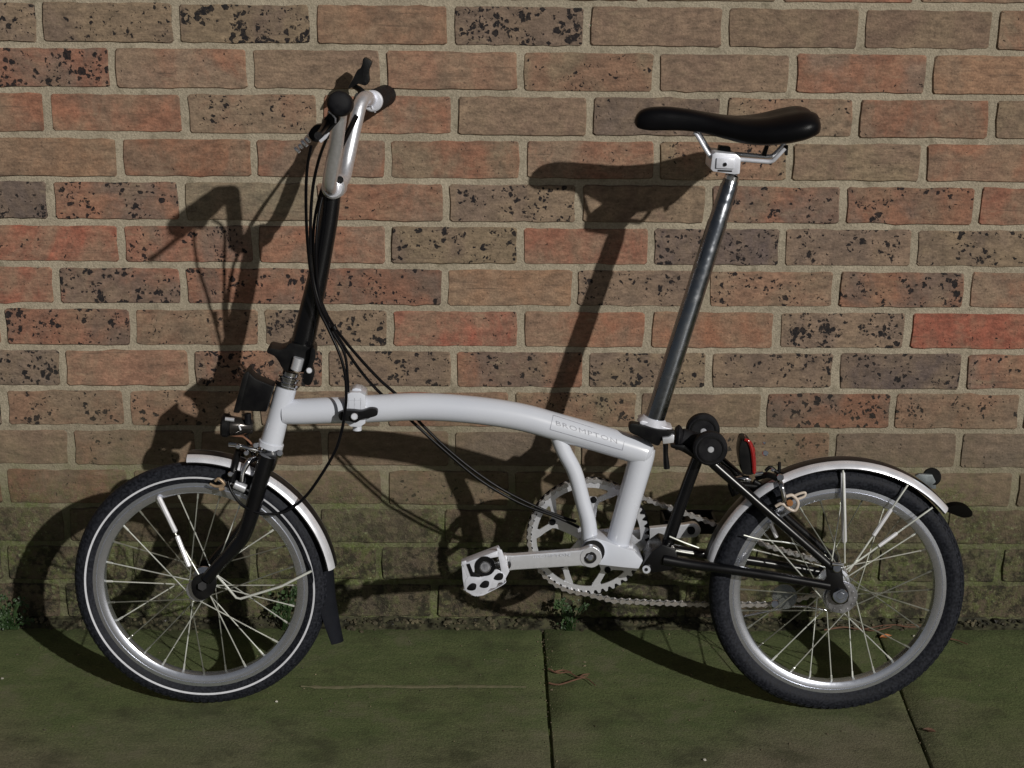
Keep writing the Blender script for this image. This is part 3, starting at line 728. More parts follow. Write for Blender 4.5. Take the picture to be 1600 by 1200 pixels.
# ---- fenders
def fender(c, e1, e2, n, R0, a0, a1, name, hw=.026, label=None):
    """curved guard: crowned section with rolled edges, swept from a0 to a1 (degrees, photo angles)"""
    mb = MB(); prof = []
    for k in range(13):
        t = -1+2*k/12; prof.append((R0+.012*(1-t*t)**.5, t*hw))
    th = .0014
    sec = [(r+th, l) for r, l in prof]+[(r, l*.95) for r, l in prof[::-1]]
    seg = 70; vs = []; fs = []; m_ = len(sec)
    for i in range(seg+1):
        a = math.radians(a0+(a1-a0)*i/seg); d = e1*math.cos(a)+e2*math.sin(a)
        for r, l in sec: vs.append(c+d*r+n*l)
    for i in range(seg):
        for k in range(m_): k2 = (k+1) % m_; fs.append((i*m_+k, i*m_+k2, (i+1)*m_+k2, (i+1)*m_+k))
    fs.append(tuple(range(m_))); fs.append(tuple(seg*m_+k for k in range(m_))[::-1])
    mb.add(vs, fs)
    f = mb.build(name, 'fender_black', bike, angle=40)
    # bright band along the near side
    for s in (-1, 1):
        mb = MB(); vs = []; fs = []
        ks = [(-.995, .0016), (-.93, .0022), (-.80, .0022), (-.62, .0021), (-.50, .0018)]
        for i in range(seg+1):
            a = math.radians(a0+(a1-a0)*i/seg); d = e1*math.cos(a)+e2*math.sin(a)
            for t, ex in ks: vs.append(c+d*(R0+.012*(1-t*t)**.5+ex)+n*(-s*t*hw*-1*-1 if False else s*(-t)*hw*-1))
        for i in range(seg):
            for k in range(4): fs.append((i*5+k, i*5+k+1, (i+1)*5+k+1, (i+1)*5+k))
        mb.add(vs, fs); mb.build('fender_band', 'fender', f)
    return f
M['fender_black'] = simple('black_fender', (.005, .005, .007), .35, 0, .1, 100, .2, 30)
def ang(c, e1, e2, px, py, off=-.026):
    d = bp(px, py, off)-c; return math.degrees(math.atan2(d.dot(e2), d.dot(e1)))
ff = fender(fc, fe1, fe2, fn, .2085+.004, ang(fc, fe1, fe2, 522, 888), ang(fc, fe1, fe2, 290, 712), 'front_fender')
a1_ = ang(rc_, re1, re2, 1113, 879)
if a1_ < 0: a1_ += 360
rf = fender(rc_, re1, re2, rn, .211+.003, ang(rc_, re1, re2, 1479, 801), a1_, 'rear_fender')
# front mudflap: curved rubber sheet hanging from the guard
mb = MB(); vs = []; fs = []
outer = [(516, 868), (521, 885), (524, 925), (530, 965), (537, 1001)]; hw_ = [.028, .028, .026, .023, .018]
sp_ = spline([(x, y, h) for (x, y), h in zip(outer, hw_)], 5)
for x, y, h in sp_:
    e = bp(x, y, 0); fl = .034-.018*(y-868)/133
    for k in range(9):
        t = -1+k/4; vs.append(e+fn*(t*h)-fe1*(fl*(t*t)))
    for k in range(9):
        t = 1-k/4; vs.append(e+fn*(t*h)-fe1*(fl*(t*t)+.0022))
n = len(sp_)
for i in range(n-1):
    for k in range(18): k2 = (k+1) % 18; fs.append((i*18+k, i*18+k2, (i+1)*18+k2, (i+1)*18+k))
fs += [tuple(range(18)), tuple((n-1)*18+k for k in range(18))]
mb.add(vs, fs)
M['flap'] = simple('grey_black_rubber', (.009, .010, .014), .6, 0, .3, 400, .2, 40); M['flap'].node_tree.nodes['Principled BSDF'].inputs['Specular IOR Level'].default_value = .12
mb.build('mudflap', 'flap', ff)
M['matt'] = simple('matt_black_rubber', (.004, .0035, .003), .9, 0, .1, 200, .2, 30); M['matt'].node_tree.nodes['Principled BSDF'].inputs['Specular IOR Level'].default_value = .05
M['bracket'] = simple('grey_steel_bracket', (.16, .18, .19), .4, .4, .1, 200, .3, 50)
# rear fender tail: roller and bracket, dark flap
mb = MB(); cyl(mb, bp(1456, 745, -.004), bp(1456, 745, .012), .0150, 28, bev=.002); mb.build('fender_roller', 'plastic', rf)
mb = MB(); bplate(mb, [(1430, 744), (1436, 741), (1457, 742), (1462, 752), (1463, 764), (1456, 764)], -.008, .008, .001); mb.build('roller_bracket', 'bracket', rf)
mb = MB(); bplate(mb, smooth_poly([(1476, 797), (1490, 790), (1508, 791), (1519, 799), (1518, 807), (1505, 809), (1490, 804)], 4), -.008, .020, .002); mb.build('rubber_tip', 'matt', rf)
# stays
def wire(name, pxs, r, mt, parent=None, n=6, seg=8): return btube(MB(), [(*p, r) for p in pxs], n, seg).build(name, mt, parent or bike)
wire('fender_stay', [(1419, 757, -.024), (1326, 893, -.040)], .0016, 'steel', rf)
wire('fender_stay', [(1457, 793, -.024), (1322, 890, -.040)], .0016, 'steel', rf)
wire('fender_stay', [(1317, 727, -.022), (1319, 800, -.03), (1320, 880, -.038)], .0014, 'steel', rf)
mb = MB(); tube(mb, [bp(*p) for p in [(333, 893, -.042), (352, 914, -.042), (369, 934, -.042), (376, 935.5, -.042), (440, 916, -.036), (487, 892, -.030)]], .0020, 8); mb.build('fender_stay', 'steel', ff)

# ---- frame (white)
mb = MB(); btube(mb, [(448, 603, 0, .0170), (435, 650, 0, .0172), (424, 692, 0, .0180)], 6, 24)
cyl(mb, bp(424.5, 690), bp(422, 699), .0205, 24, bev=.001)
head = mb.build('head_tube', 'white', bike)
mb = MB(); btube(mb, [(442, 643.5, 0, .0200), (470, 643, 0, .0208), (505, 641.5, 0, .0212), (548, 640.5, 0, .0215)], 6, 28); mb.build('front_tube', 'white', bike)
mb = MB(); MT = [(572, 639, 0), (600, 637.5, 0), (648, 635.5, 0), (700, 637, 0), (766, 643.5, 0), (820, 653, 0), (867, 666, 0), (920, 680.5, 0), (969, 695, 0), (1004, 706, 0)]
btube(mb, [(x, y, o, .0222) for x, y, o in MT]+[(1010, 708, 0, .0205), (1015, 710, 0, .0150), (1017, 711, 0, .006)], 8, 32)
main = mb.build('main_tube', 'white', bike)
mb = MB(); btube(mb, [(1009, 697, 0, .0170), (1003, 714, 0, .0200), (993, 748, 0, .0200), (978, 800, 0, .0196), (963, 856, 0, .0192)], 6, 28)
seat_tube = mb.build('seat_tube', 'white', bike)
mb = MB(); btube(mb, [(872, 683, 0, .0128), (882, 707, 0, .0128), (898, 738, 0, .0127), (911, 785, 0, .0126), (919, 815, 0, .0130), (922, 846, 0, .0138)], 8, 22); mb.build('brace_tube', 'white', bike)
# bottom bracket shell + rear hinge bracket
mb = MB(); cyl(mb, bp(926, 862, -.034), bp(926, 862, .034), .0205, 28, bev=.001)
bplate(mb, [(918, 846), (932, 841), (948, 846), (975, 857), (990, 860), (1005, 876), (998, 889), (975, 887), (940, 883), (922, 880)], -.026, .052, .002)
shell = mb.build('bottom_bracket', 'white', bike)
mb = MB(); cyl(mb, bp(927, 862, -.045), bp(927, 862, -.033), .0185, 28, bev=.001); mb.build('bearing_cup', 'plastic', shell)
# main hinge
mb = MB()
bplate(mb, [(538, 618), (548, 613), (562, 613), (571, 618), (572, 640), (571, 662), (562, 668), (548, 667), (540, 661), (538, 640)], -.0255, .051, .002)
bplate(mb, [(550, 608), (556, 606), (564, 608), (566, 616), (549, 616)], -.014, .028, .002)
cyl(mb, bp(559, 618), bp(558, 672), .0075, 16)
hinge = mb.build('frame_hinge', 'white', bike)
mb = MB()
for x in (544.5, 553.5, 563): bplate(mb, [(x, 622), (x+1.2, 622), (x+1.2, 641), (x, 641)], -.0258, .0008, 0)
bplate(mb, [(541, 625), (566, 625), (566, 625.6), (541, 625.6)], -.0259, .0008, 0)
mb.build('hinge_seam', 'decal_pale', hinge)
mb = MB(); bplate(mb, smooth_poly([(529, 647), (540, 642), (552, 642), (565, 643), (578, 639), (589, 641), (589, 649), (578, 653), (566, 655), (555, 661), (545, 658), (532, 657)], 4), -.040, .014, .003); lev = mb.build('clamp_lever', 'plastic', bike)
mb = MB(); cyl(mb, bp(553.5, 651, -.0405), bp(553.5, 651, -.0455), .0056, 18, bev=.001); mb.build('lever_bolt', 'silver', lev)
# headset
mb = MB()
for (y0, y1, r) in ((604, 600, .0185), (600, 595, .0205), (595, 590, .0170), (590, 586, .0195), (586, 579, .0150)):
    f = lambda y: bp(448+(604-y)*.27, y); cyl(mb, f(y0), f(y1), r, 28, bev=.0008)
mb.build('headset', 'chrome', bike)
mb = MB()
for (y0, y1, r) in ((698, 703, .0195), (703, 707, .0235), (707, 713, .0185)):
    f = lambda y: bp(422-(y-698)*.27, y); cyl(mb, f(y0), f(y1), r, 28, bev=.0008)
mb.build('lower_headset', 'chrome', bike)
# fork: crown and two curved blades
fork_px = [(418, 712, .013), (411, 735, .0135), (402, 768, .0132), (392, 805, .0125), (380, 838, .0115), (358, 866, .0105), (337, 888, .0100), (322, 906, .0095)]
mb = MB(); btube(mb, [(420, 706, 0, .0155), (416, 722, 0, .0165), (413, 732, 0, .012)], 5, 20)
bplate(mb, [(402, 712), (434, 712), (428, 738), (398, 742)], -.040, .080, .006); fork = mb.build('fork_crown', 'black', bike)
for s in (-1, 1):
    mb = MB(); btube(mb, [(x+(0 if s < 0 else 8), y-(0 if s < 0 else 24), s*(.036+.004*i/7), r) for i, (x, y, r) in enumerate(fork_px)], 6, 18)
    mb.build('fork_blade', 'black', bike)
    dx, dy = (0, 0) if s < 0 else (8, -24)
    mb = MB(); bplate(mb, smooth_poly([(301+dx, 905+dy), (318+dx, 897+dy), (334+dx, 900+dy), (338+dx, 915+dy), (330+dx, 930+dy), (316+dx, 938+dy), (304+dx, 932+dy), (299+dx, 920+dy)], 3), s*.040-.003, .006, .001); dr = mb.build('dropout', 'plastic', bike)
    if s < 0:
        mb = MB(); cyl(mb, bp(316, 916, -.050), bp(316, 916, -.042), .0075, 6); mb.build('axle_nut', 'black', dr)

# ---- front carrier block and lamp
mb = MB(); bplate(mb, [(378, 590), (386, 584), (391, 584), (399, 592), (428, 604), (416, 644), (372, 642), (366, 640)], -.030, .034, .003)
bplate(mb, [(364, 645), (374, 646), (390, 583), (386, 580), (380, 586)], -.036, .044, .002)
cb = mb.build('carrier_block', 'plastic', bike)
mb = MB(); cyl(mb, bp(387, 646, -.012), bp(388, 662, -.012), .0055, 14); mb.build('block_catch', 'rubber', cb)
mb = MB(); cyl(mb, bp(359, 665), bp(396, 667), .0165, 28, r2=.012, bev=.002); lamp = mb.build('headlamp', 'lampbody', bike) if 'lampbody' in M else None
M['lampbody'] = simple('smoked_lamp_body', (.05, .045, .042), .16, .7, 0, 100, .3, 60)
lamp = mb.build('headlamp', 'lampbody', bike)
mb = MB(); cyl(mb, bp(346, 664), bp(360, 665), .0195, 28, bev=.003); mb.build('lamp_rim', 'plastic', lamp)
mb = MB(); cyl(mb, bp(352, 654.5, -.0155), bp(366, 656, -.0155), .0032, 12); cyl(mb, bp(373, 664, -.0155), bp(376, 672, -.0155), .0018, 8); mb.build('lamp_clip', 'silver', lamp)
mb = MB(); tube(mb, [bp(*p) for p in [(360, 680, 0), (380, 682, -.004), (390, 690, -.008), (396, 698, -.008)]], .0018, 8); tube(mb, [bp(*p) for p in [(384, 685, 0), (392, 697, .004)]], .0022, 8); mb.build('lamp_wire', 'copper', lamp)
mb = MB(); tube(mb, [bp(*p) for p in [(384, 680, 0), (392, 700, 0), (398, 716, 0)]], .0035, 10); mb.build('lamp_bracket', 'plastic', lamp)

# ---- brakes
def caliper(name, arm_a, arm_b, bolts, pad_px, pad_mt='pad'):
    mb = MB()
    for a in arm_a: btube(mb, a, 6, 10)
    o = mb.build(name, 'chrome', bike)
    for a in arm_b:
        mb = MB(); btube(mb, a, 6, 10); mb.build('caliper_arm', 'plastic', o)
    for (x, y, off, r) in bolts:
        mb = MB(); cyl(mb, bp(x, y, off), bp(x, y, off+.012), r, 14, bev=.001); mb.build('bolt', 'chrome', o)
    for px in pad_px:
        mb = MB(); btube(mb, px, 5, 10); mb.build('brake_pad', pad_mt, o)
    return o
caliper('front_brake', [[(398, 716, -.02, .005), (388, 722, -.03, .005), (380, 738, -.034, .0045), (378, 752, -.036, .0042)], [(402, 704, -.02, .0045), (386, 700, -.022, .0045), (368, 695, -.02, .004), (358, 694, -.018, .004)]],
        [[(372, 705, .0, .006), (366, 730, -.028, .006), (362, 752, -.034, .005)], [(388, 700, .02, .006), (375, 715, .034, .006), (368, 745, .036, .005)], [(430, 706, -.012, .004), (440, 712, -.015, .004)]],
        [(400, 696, -.026, .005), (385, 708, -.034, .0045), (437, 708, -.03, .0055), (372, 698, -.03, .004), (360, 741, -.042, .0045)],
        [[(328, 756, -.030, .0022), (338, 760, -.032, .0022), (350, 757, -.034, .0028), (342, 748, -.034, .0026), (336, 752, -.034, .002)], [(343, 764, -.034, .004), (350, 762, -.034, .004)]])
mb = MB(); cyl(mb, bp(366, 756, -.030), bp(384, 764, -.030), .0072, 18, bev=.001); mb.build('brake_shoe', 'silver', bike)
caliper('rear_brake', [[(1216, 748, -.02, .004), (1221, 758, -.034, .0045), (1224, 772, -.038, .0045), (1226, 784, -.038, .004)], [(1150, 749, -.01, .0045), (1164, 748, -.012, .0060), (1172, 750, -.012, .0045)], [(1180, 741, -.012, .004), (1192, 739, -.012, .0042)]],
        [[(1184, 745, 0, .006), (1200, 742, -.02, .005), (1214, 748, -.03, .005)], [(1196, 736, .0, .003), (1204, 730, 0, .003), (1216, 738, 0, .003), (1218, 722, 0, .0025)], [(1178, 752, 0, .005), (1190, 760, 0, .004), (1160, 758, 0, .004)]],
        [(1196, 708, -.01, .0050), (1194, 692, -.01, .0028), (1207, 734, -.01, .0032), (1219, 746, -.036, .0060)],
        [])
mb = MB(); btube(mb, [(1212, 791, -.034, .0028), (1222, 787, -.036, .0028), (1234, 796, -.036, .0030), (1243, 797, -.036, .0026), (1247, 785, -.036, .0026), (1238, 774, -.036, .0028), (1228, 776, -.036, .0026)], 6, 10)
btube(mb, [(1238, 776, -.036, .0022), (1250, 771, -.036, .0022), (1258, 770, -.036, .0022), (1256, 776, -.036, .0022), (1243, 781, -.036, .0022)], 6, 10); rp = mb.build('brake_pad', 'padpale', bike) if 'padpale' in M else None
M['padpale'] = simple('pale_tan_plastic', (.55, .47, .40), .4, 0, .1, 300, .2, 60)
rp = mb.build('brake_pad', 'padpale', bike)
mb = MB(); cyl(mb, bp(1234, 786, -.042), bp(1234, 786, -.032), .0055, 14, bev=.001); mb.build('barrel', 'amber', rp)
# rear reflector
mb = MB(); bplate(mb, smooth_poly([(1158, 690), (1164, 686), (1174, 692), (1179, 710), (1180, 728), (1178, 741), (1162, 741), (1158, 730), (1155, 710)], 3), -.018, .036, .003); rr2 = mb.build('rear_reflector', 'plastic', bike)
mb = MB(); btube(mb, [(1163, 687, -.019, .0022), (1170, 690, -.019, .0032), (1175, 703, -.019, .0036), (1177, 720, -.019, .0034), (1178, 738, -.019, .003)], 6, 12)
btube(mb, [(1165, 687, .018, .0022), (1172, 692, .018, .0032), (1177, 706, .018, .0036), (1179, 736, .018, .003)], 6, 12)
bplate(mb, smooth_poly([(1166, 686), (1176, 697), (1181, 715), (1181, 738), (1176, 739), (1175, 715), (1171, 698)], 3), -.018, .036, .001); mb.build('red_lens', 'red', rr2)

# ---- seat post, clamp, saddle
mb = MB(); A, B = bp(1143, 279), bp(1021, 660)
tube(mb, [A, A.lerp(B, .008), A.lerp(B, .025), A.lerp(B, .03), A.lerp(B, .17), A.lerp(B, .175), B], [.0105, .0125, .0128, .0140, .0146, .0155, .0160], 32); post = mb.build('seat_post', 'post', bike)
mb = MB(); cyl(mb, bp(1144.5, 273), bp(1142, 284), .0118, 24, bev=.002); mb.build('post_cap', 'chrome', post)
mb = MB(); cyl(mb, bp(1022, 652), bp(1019, 663), .0195, 28, r2=.026, bev=.0015)
bplate(mb, [(999, 659), (1004, 657), (1052, 671), (1051, 676), (1036, 676), (1002, 668)], -.020, .040, .002); mb.build('post_sleeve', 'pale', seat_tube)
mb = MB(); bplate(mb, smooth_poly([(983, 667), (987, 662), (1000, 664), (1030, 672), (1052, 673), (1054, 680), (1046, 683), (1036, 684), (1030, 696), (1020, 694), (1004, 685), (985, 676)], 3), -.028, .018, .003)
bplate(mb, [(1000, 668), (1040, 676), (1036, 690), (1002, 682)], -.010, .040, .002); sc_ = mb.build('seat_clamp', 'plastic', bike)
mb = MB(); bplate(mb, [(1035, 684), (1044, 683), (1050, 679), (1054, 680), (1053, 692), (1036, 694)], -.034, .012, .0015); mb.build('clamp_nut', 'silver', sc_)
mb = MB(); btube(mb, [(1040, 694, -.022, .0045), (1040, 708, -.022, .0040), (1041, 722, -.022, .0048), (1042, 732, -.022, .0050)], 5, 12); mb.build('clamp_lever', 'plastic', sc_)
# suspension block and rollers
mb = MB(); cyl(mb, bp(1054, 683, 0), bp(1064, 684, 0), .0205, 26, bev=.004); cyl(mb, bp(1062, 684, 0), bp(1092, 694, 0), .0165, 26, r2=.018, bev=.002); mb.build('suspension_block', 'rubber', bike)
mb = MB(); bplate(mb, [(1048, 694), (1070, 696), (1096, 712), (1108, 724), (1092, 722), (1066, 706), (1048, 700)], -.026, .052, .003)
cyl(mb, bp(1108, 702, -.034), bp(1100, 684, .034), .008, 16); mb.build('rear_frame_bridge', 'black', bike)
for (x, y, o) in ((1110.5, 702.5, -.050), (1099, 674, .034)):
    mb = MB(); c0 = bp(x, y, o); cyl(mb, c0, c0+BN*.018, .0275, 40, bev=.003)
    rl = mb.build('roller', 'rubber', bike)
    mb = MB(); cyl(mb, c0-BN*.002, c0, .0052, 16, bev=.001); mb.build('roller_bolt', 'silver', rl)
    mb = MB(); revolve(mb, c0, Vector((1, 0, 0)), BU, BN, [(.019, -.0012), (.0215, -.0012), (.0215, .001), (.019, .001)], 40); mb.build('roller_ring', 'plastic', rl)
# saddle
cols = [(991.5, 187, 190, 192, .003), (995, 179, 188, 201, .011), (1003, 171.5, 186, 205.5, .016), (1017, 167.5, 185, 208, .0195), (1040, 166.5, 185, 208, .0215), (1070, 169.5, 188, 208.5, .024), (1100, 174.5, 194, 213, .030),
        (1130, 179.5, 202, 221.5, .041), (1160, 182, 208, 230, .055), (1190, 181, 208, 233, .067), (1220, 176, 204, 231, .075), (1245, 171.5, 198, 226, .078), (1260, 172.5, 196, 220, .074), (1270, 177, 196, 214, .064), (1275, 185, 195, 206, .044), (1277, 192, 195, 199, .018)]
sp_ = spline([tuple(float(a) for a in q) for q in cols], 5); mb = MB(); vs = []; fs = []; K = 28
for x, yt, ym, yb_, hw in sp_:
    hw = max(hw, .002)
    top = bp(x, yt, 0); bot = bp(x, yb_, -hw*.92); zt = top.dot(BU); zb = bot.dot(BU); ctr = top-BU*zt
    bX = ctr.x
    for k in range(K):
        a = math.pi*k/(K//2) if False else 2*math.pi*k/K
        u = -math.cos(a); s = math.sin(a)   # u -1 near .. +1 far ; s>0 top
        uu = math.copysign(abs(u)**.8, u)*hw
        if s >= 0:
            h = zt-(zt-zb)*.55*(1-abs(s)**.75)
            # raised cheeks and a central channel towards the tail
            w = max(0, min(1, (x-1150)/70.)); h += w*.004*math.exp(-((abs(u)-.5)/.25)**2)-w*.004*math.exp(-(u/.22)**2)
        else:
            h = zt-(zt-zb)*.55-(zt-zb)*.45*abs(s)**.5; uu *= 1-.12*abs(s)
            if abs(u) < .75: h += (zt-zb)*.30*(1-(abs(u)/.75)**2)
        vs.append(Vector((bX, 0, 0))+BN*(bp(x, yt, 0).dot(BN)+uu)+BU*h)
n = len(sp_)
for i in range(n-1):
    for k in range(K): k2 = (k+1) % K; fs.append((i*K+k, i*K+k2, (i+1)*K+k2, (i+1)*K+k))
fs += [tuple(range(K)), tuple((n-1)*K+k for k in range(K))[::-1]]
mb.add(vs, fs); saddle = mb.build('saddle', 'leather', bike, angle=75)
for s in (-1, 1):
    o = .022*s; dx, dy = (0, 0) if s < 0 else (0, -8)
    mb = MB(); btube(mb, [(1085, 206+dy, o*.6, .0033), (1091, 214+dy, o*.7, .0035), (1108, 242+dy, o, .0035), (1116, 246+dy, o, .0035), (1135, 248+dy, o, .0035), (1155, 249+dy, o, .0035), (1190, 252+dy, o*1.2, .0035), (1205, 252+dy, o*1.3, .0035), (1214, 245+dy, o*1.5, .0033), (1226, 232+dy, o*1.7, .0033)], 5, 10)
    mb.build('saddle_rail', 'rail' if 'rail' in M else 'pale', saddle)
mb = MB(); bplate(mb, [(1113, 241), (1118, 238), (1150, 241), (1158, 247), (1156, 272), (1148, 273), (1114, 268), (1110, 264)], -.034, .068, .002); scl = mb.build('saddle_clamp', 'pale', saddle)
mb = MB(); bplate(mb, [(1120, 247), (1148, 248), (1147, 264), (1119, 263)], -.0375, .004, .001); cyl(mb, bp(1133, 256, -.0385), bp(1133, 256, -.036), .0035, 6); mb.build('clamp_plate', 'pale', scl)
mb = MB(); cyl(mb, bp(1133, 257, -.0395), bp(1133, 257, -.0374), .0030, 8); bplate(mb, [(1122, 265.5), (1144, 266.5), (1144, 268.5), (1122, 267.5)], -.0355, .002, 0); mb.build('clamp_bolt', 'plastic', scl)
mb = MB(); bplate(mb, [(1196, 228), (1202, 228), (1197, 245), (1190, 243)], .015, .008, .001); mb.build('rail_socket', 'plastic', saddle)
mb = MB(); bplate(mb, [(1225, 228), (1232, 227), (1231, 243), (1227, 243)], -.010, .008, .001); mb.build('saddle_tab', 'plastic', saddle)
mb = MB(); bplate(mb, [(1124, 228), (1142, 230), (1142, 249), (1122, 243)], -.006, .020, .002); bplate(mb, [(1140, 240), (1156, 248), (1152, 276), (1140, 276)], .0, .016, .001); mb.build('saddle_bracket', 'plastic', saddle)

# ---- rear frame (black)
def stay(name, pxs, seg=18, mt='black'): return btube(MB(), pxs, 6, seg).build(name, mt, bike)
stay('rear_frame_tube', [(1090, 716, 0, .0098), (1075, 756, 0, .0100), (1058, 805, 0, .0102), (1043, 850, 0, .0105), (1034, 872, 0, .011)])
for s in (-1, 1):
    dx, dy = (0, 0) if s < 0 else (-7, -22)
    stay('seat_stay', [(1108+dx, 718+dy, s*.026, .0080), (1124+dx, 733+dy, s*.028, .0080), (1180+dx, 782+dy, s*.034, .0078), (1240+dx, 834+dy, s*.040, .0076), (1300+dx, 886+dy, s*.044, .0072)])
    stay('chain_stay', [(1036+dx, 874+dy*.9, s*.028, .0090), (1075+dx, 881+dy*.9, s*.030, .0085), (1140+dx, 890+dy*.9, s*.036, .0082), (1220+dx, 902+dy*.9, s*.041, .0078), (1296+dx, 915+dy*.9, s*.044, .0072)])
    mb = MB(); bplate(mb, smooth_poly([(1290+dx, 884+dy), (1303+dx, 880+dy), (1316+dx, 890+dy), (1318+dx, 910+dy), (1326+dx, 924+dy), (1325+dx, 940+dy), (1312+dx, 945+dy), (1300+dx, 938+dy), (1297+dx, 922+dy), (1280+dx, 918+dy), (1292+dx, 903+dy)], 2), s*.046-.0025, .005, .001); dr = mb.build('dropout', 'black', bike)
    if s < 0:
        mb = MB(); cyl(mb, bp(1313, 931, -.052), bp(1313, 931, -.044), .0125, 24, bev=.001); cyl(mb, bp(1313, 931, -.060), bp(1313, 931, -.052), .0072, 6, bev=.0008); mb.build('axle_nut', 'chrome', dr)
        mb = MB(); cyl(mb, bp(1308, 888, -.056), bp(1308, 888, -.044), .0070, 16, bev=.001); cyl(mb, bp(1300, 881, -.052), bp(1318, 883, -.052), .0032, 10); mb.build('stay_bolt', 'chrome', dr)
mb = MB(); bplate(mb, [(1018, 862), (1034, 850), (1056, 858), (1062, 880), (1048, 892), (1020, 896), (1003, 884)], -.030, .060, .004); rb_ = mb.build('rear_hinge', 'black', bike)
mb = MB(); cyl(mb, bp(1010, 890, -.036), bp(1010, 890, -.029), .0068, 18, bev=.001); mb.build('hinge_bolt', 'silver', rb_)
mb = MB(); cyl(mb, bp(1010, 890, -.0375), bp(1010, 890, -.0355), .0030, 6); mb.build('bolt_socket', 'plastic', rb_)
wire('gear_cable', [(1046, 838, -.02), (1070, 848, -.02), (1092, 856, -.02)], .0014, 'steel'); wire('gear_cable', [(1046, 858, -.02), (1065, 862, -.02), (1084, 865, -.02)], .0016, 'steel')
wire('gear_cable', [(1290, 868, -.03), (1240, 850, -.03), (1190, 843, -.03), (1162, 836, -.03)], .0012, 'steel')

# ---- drivetrain
CRX, CRY = 919.5, 839.5; COFF = .050
cc = bp(CRX, CRY, COFF); X1v = Vector((1, 0, 0))
def pol(c, r, a, l=0.): return c+(X1v*math.cos(a)+BU*math.sin(a))*r+BN*l
mb = MB(); RR = .0985; NT = 50; vs = []; fs = []
seg = NT*4
for i in range(seg):
    a = 2*math.pi*i/seg; ph = i % 4; ro = RR+(.0020 if ph in (0, 1) else -.0042)
    vs += [pol(cc, ro, a, 0), pol(cc, ro, a, .003), pol(cc, .0865, a, .003), pol(cc, .0865, a, 0)]
for i in range(seg):
    j = (i+1) % seg
    for k in range(4): k2 = (k+1) % 4; fs.append((i*4+k, i*4+k2, j*4+k2, j*4+k))
mb.add(vs, fs); ring = mb.build('chainring', 'silver', bike, angle=30)
mb = MB()
for q in range(5):
    a0 = math.radians(84+72*q); d = X1v*math.cos(a0)+BU*math.sin(a0); t = -X1v*math.sin(a0)+BU*math.cos(a0)
    P2 = lambda r_, w_: cc+d*r_+t*w_
    plate(mb, [P2(.010, -.0105), P2(.030, -.0082), (P2(.056, -.0082)), P2(.064, -.0115), P2(.071, -.0060), P2(.071, .0060), P2(.064, .0115), P2(.056, .0082), P2(.030, .0082), P2(.010, .0105)], BN*.004, .0005, 1)
    for s_ in (-1, 1):
        plate(mb, [P2(.061, s_*.0100)+BN*.0002, P2(.069, s_*.0045)+BN*.0002, P2(.080, s_*.0215)+BN*.0002, P2(.0862, s_*.0225)+BN*.0002, P2(.0785, s_*.0385)+BN*.0002, P2(.0745, s_*.0330)+BN*.0002, P2(.068, s_*.0205)+BN*.0002], BN*.0035, .0005, 1)
mb.build('spider_arm', 'silver', ring)
mb = MB()
for q in range(5):
    mb = MB(); a0 = math.radians(84+72*q); p = pol(cc, .066, a0, -.003); cyl(mb, p, p+BN*.004, .0055, 16, bev=.0008)
    p = pol(cc, .066, a0, -.0036); cyl(mb, p, p+BN*.001, .003, 6)
    mb.build('ring_bolt', 'plastic', ring)
mb = MB(); cyl(mb, bp(928, 860, .034), bp(927, 846, .066), .017, 24, bev=.002); mb.build('spindle', 'silver', ring)
# inner guard ring behind
mb = MB(); revolve(mb, pol(cc, 0, 0, .009), X1v, BU, BN, [(.0925, 0), (.103, 0), (.103, .0015), (.0925, .0015)], 90); mb.build('chain_guard', 'black', ring)
# near crank
def crank(pa, pb, oa, ob, wa, wb, th):
    A_, B_ = bp(*pa, oa), bp(*pb, ob); d = (B_-A_).normalized(); t = d.cross(BN).normalized(); pts = []
    for k in range(11): a = math.pi/2+math.pi*k/10; pts.append(A_+d*(math.cos(a)*wa)+t*(math.sin(a)*wa))
    L = (B_-A_).length
    for f in (.12, .3, .7, .9): w_ = wa*.72+(wb*.9-wa*.72)*f; pts.append(A_+d*(L*f)-t*w_)
    for k in range(11): a = -math.pi/2+math.pi*k/10; pts.append(B_+d*(math.cos(a)*wb)+t*(math.sin(a)*wb))
    for f in (.9, .7, .3, .12): w_ = wa*.72+(wb*.9-wa*.72)*f; pts.append(A_+d*(L*f)+t*w_)
    mb = MB(); plate(mb, pts, BN*th, .0060, 5); return mb, A_, B_
mb, A_, B_ = crank((923, 871), (789, 880.5), -.064, -.070, .0182, .0135, .014); ck = mb.build('crank_arm', 'silver', bike)
CRANK_TXT = True
mb = MB(); revolve(mb, bp(923, 871, -.066), X1v, BU, BN, [(.0095, 0), (.0165, 0), (.0165, .003), (.0095, .003)], 32); mb.build('crank_collar', 'silver', ck)
mb = MB(); cyl(mb, bp(922, 871, -.0668), bp(922, 871, -.06), .0098, 24); mb.build('crank_socket', 'plastic', ck)
mb = MB(); cyl(mb, bp(922, 871.5, -.0690), bp(922, 871.5, -.066), .0058, 20, bev=.0016); mb.build('crank_bolt', 'chrome', ck)
mb, _, _ = crank((929, 846), (1083, 829), .070, .074, .0185, .0130, .013); ck2 = mb.build('crank_arm', 'silver', bike)
mb = MB(); cyl(mb, bp(1080, 829, .0735), bp(1080, 829, .070), .0068, 20); mb.build('crank_socket', 'plastic', ck2)
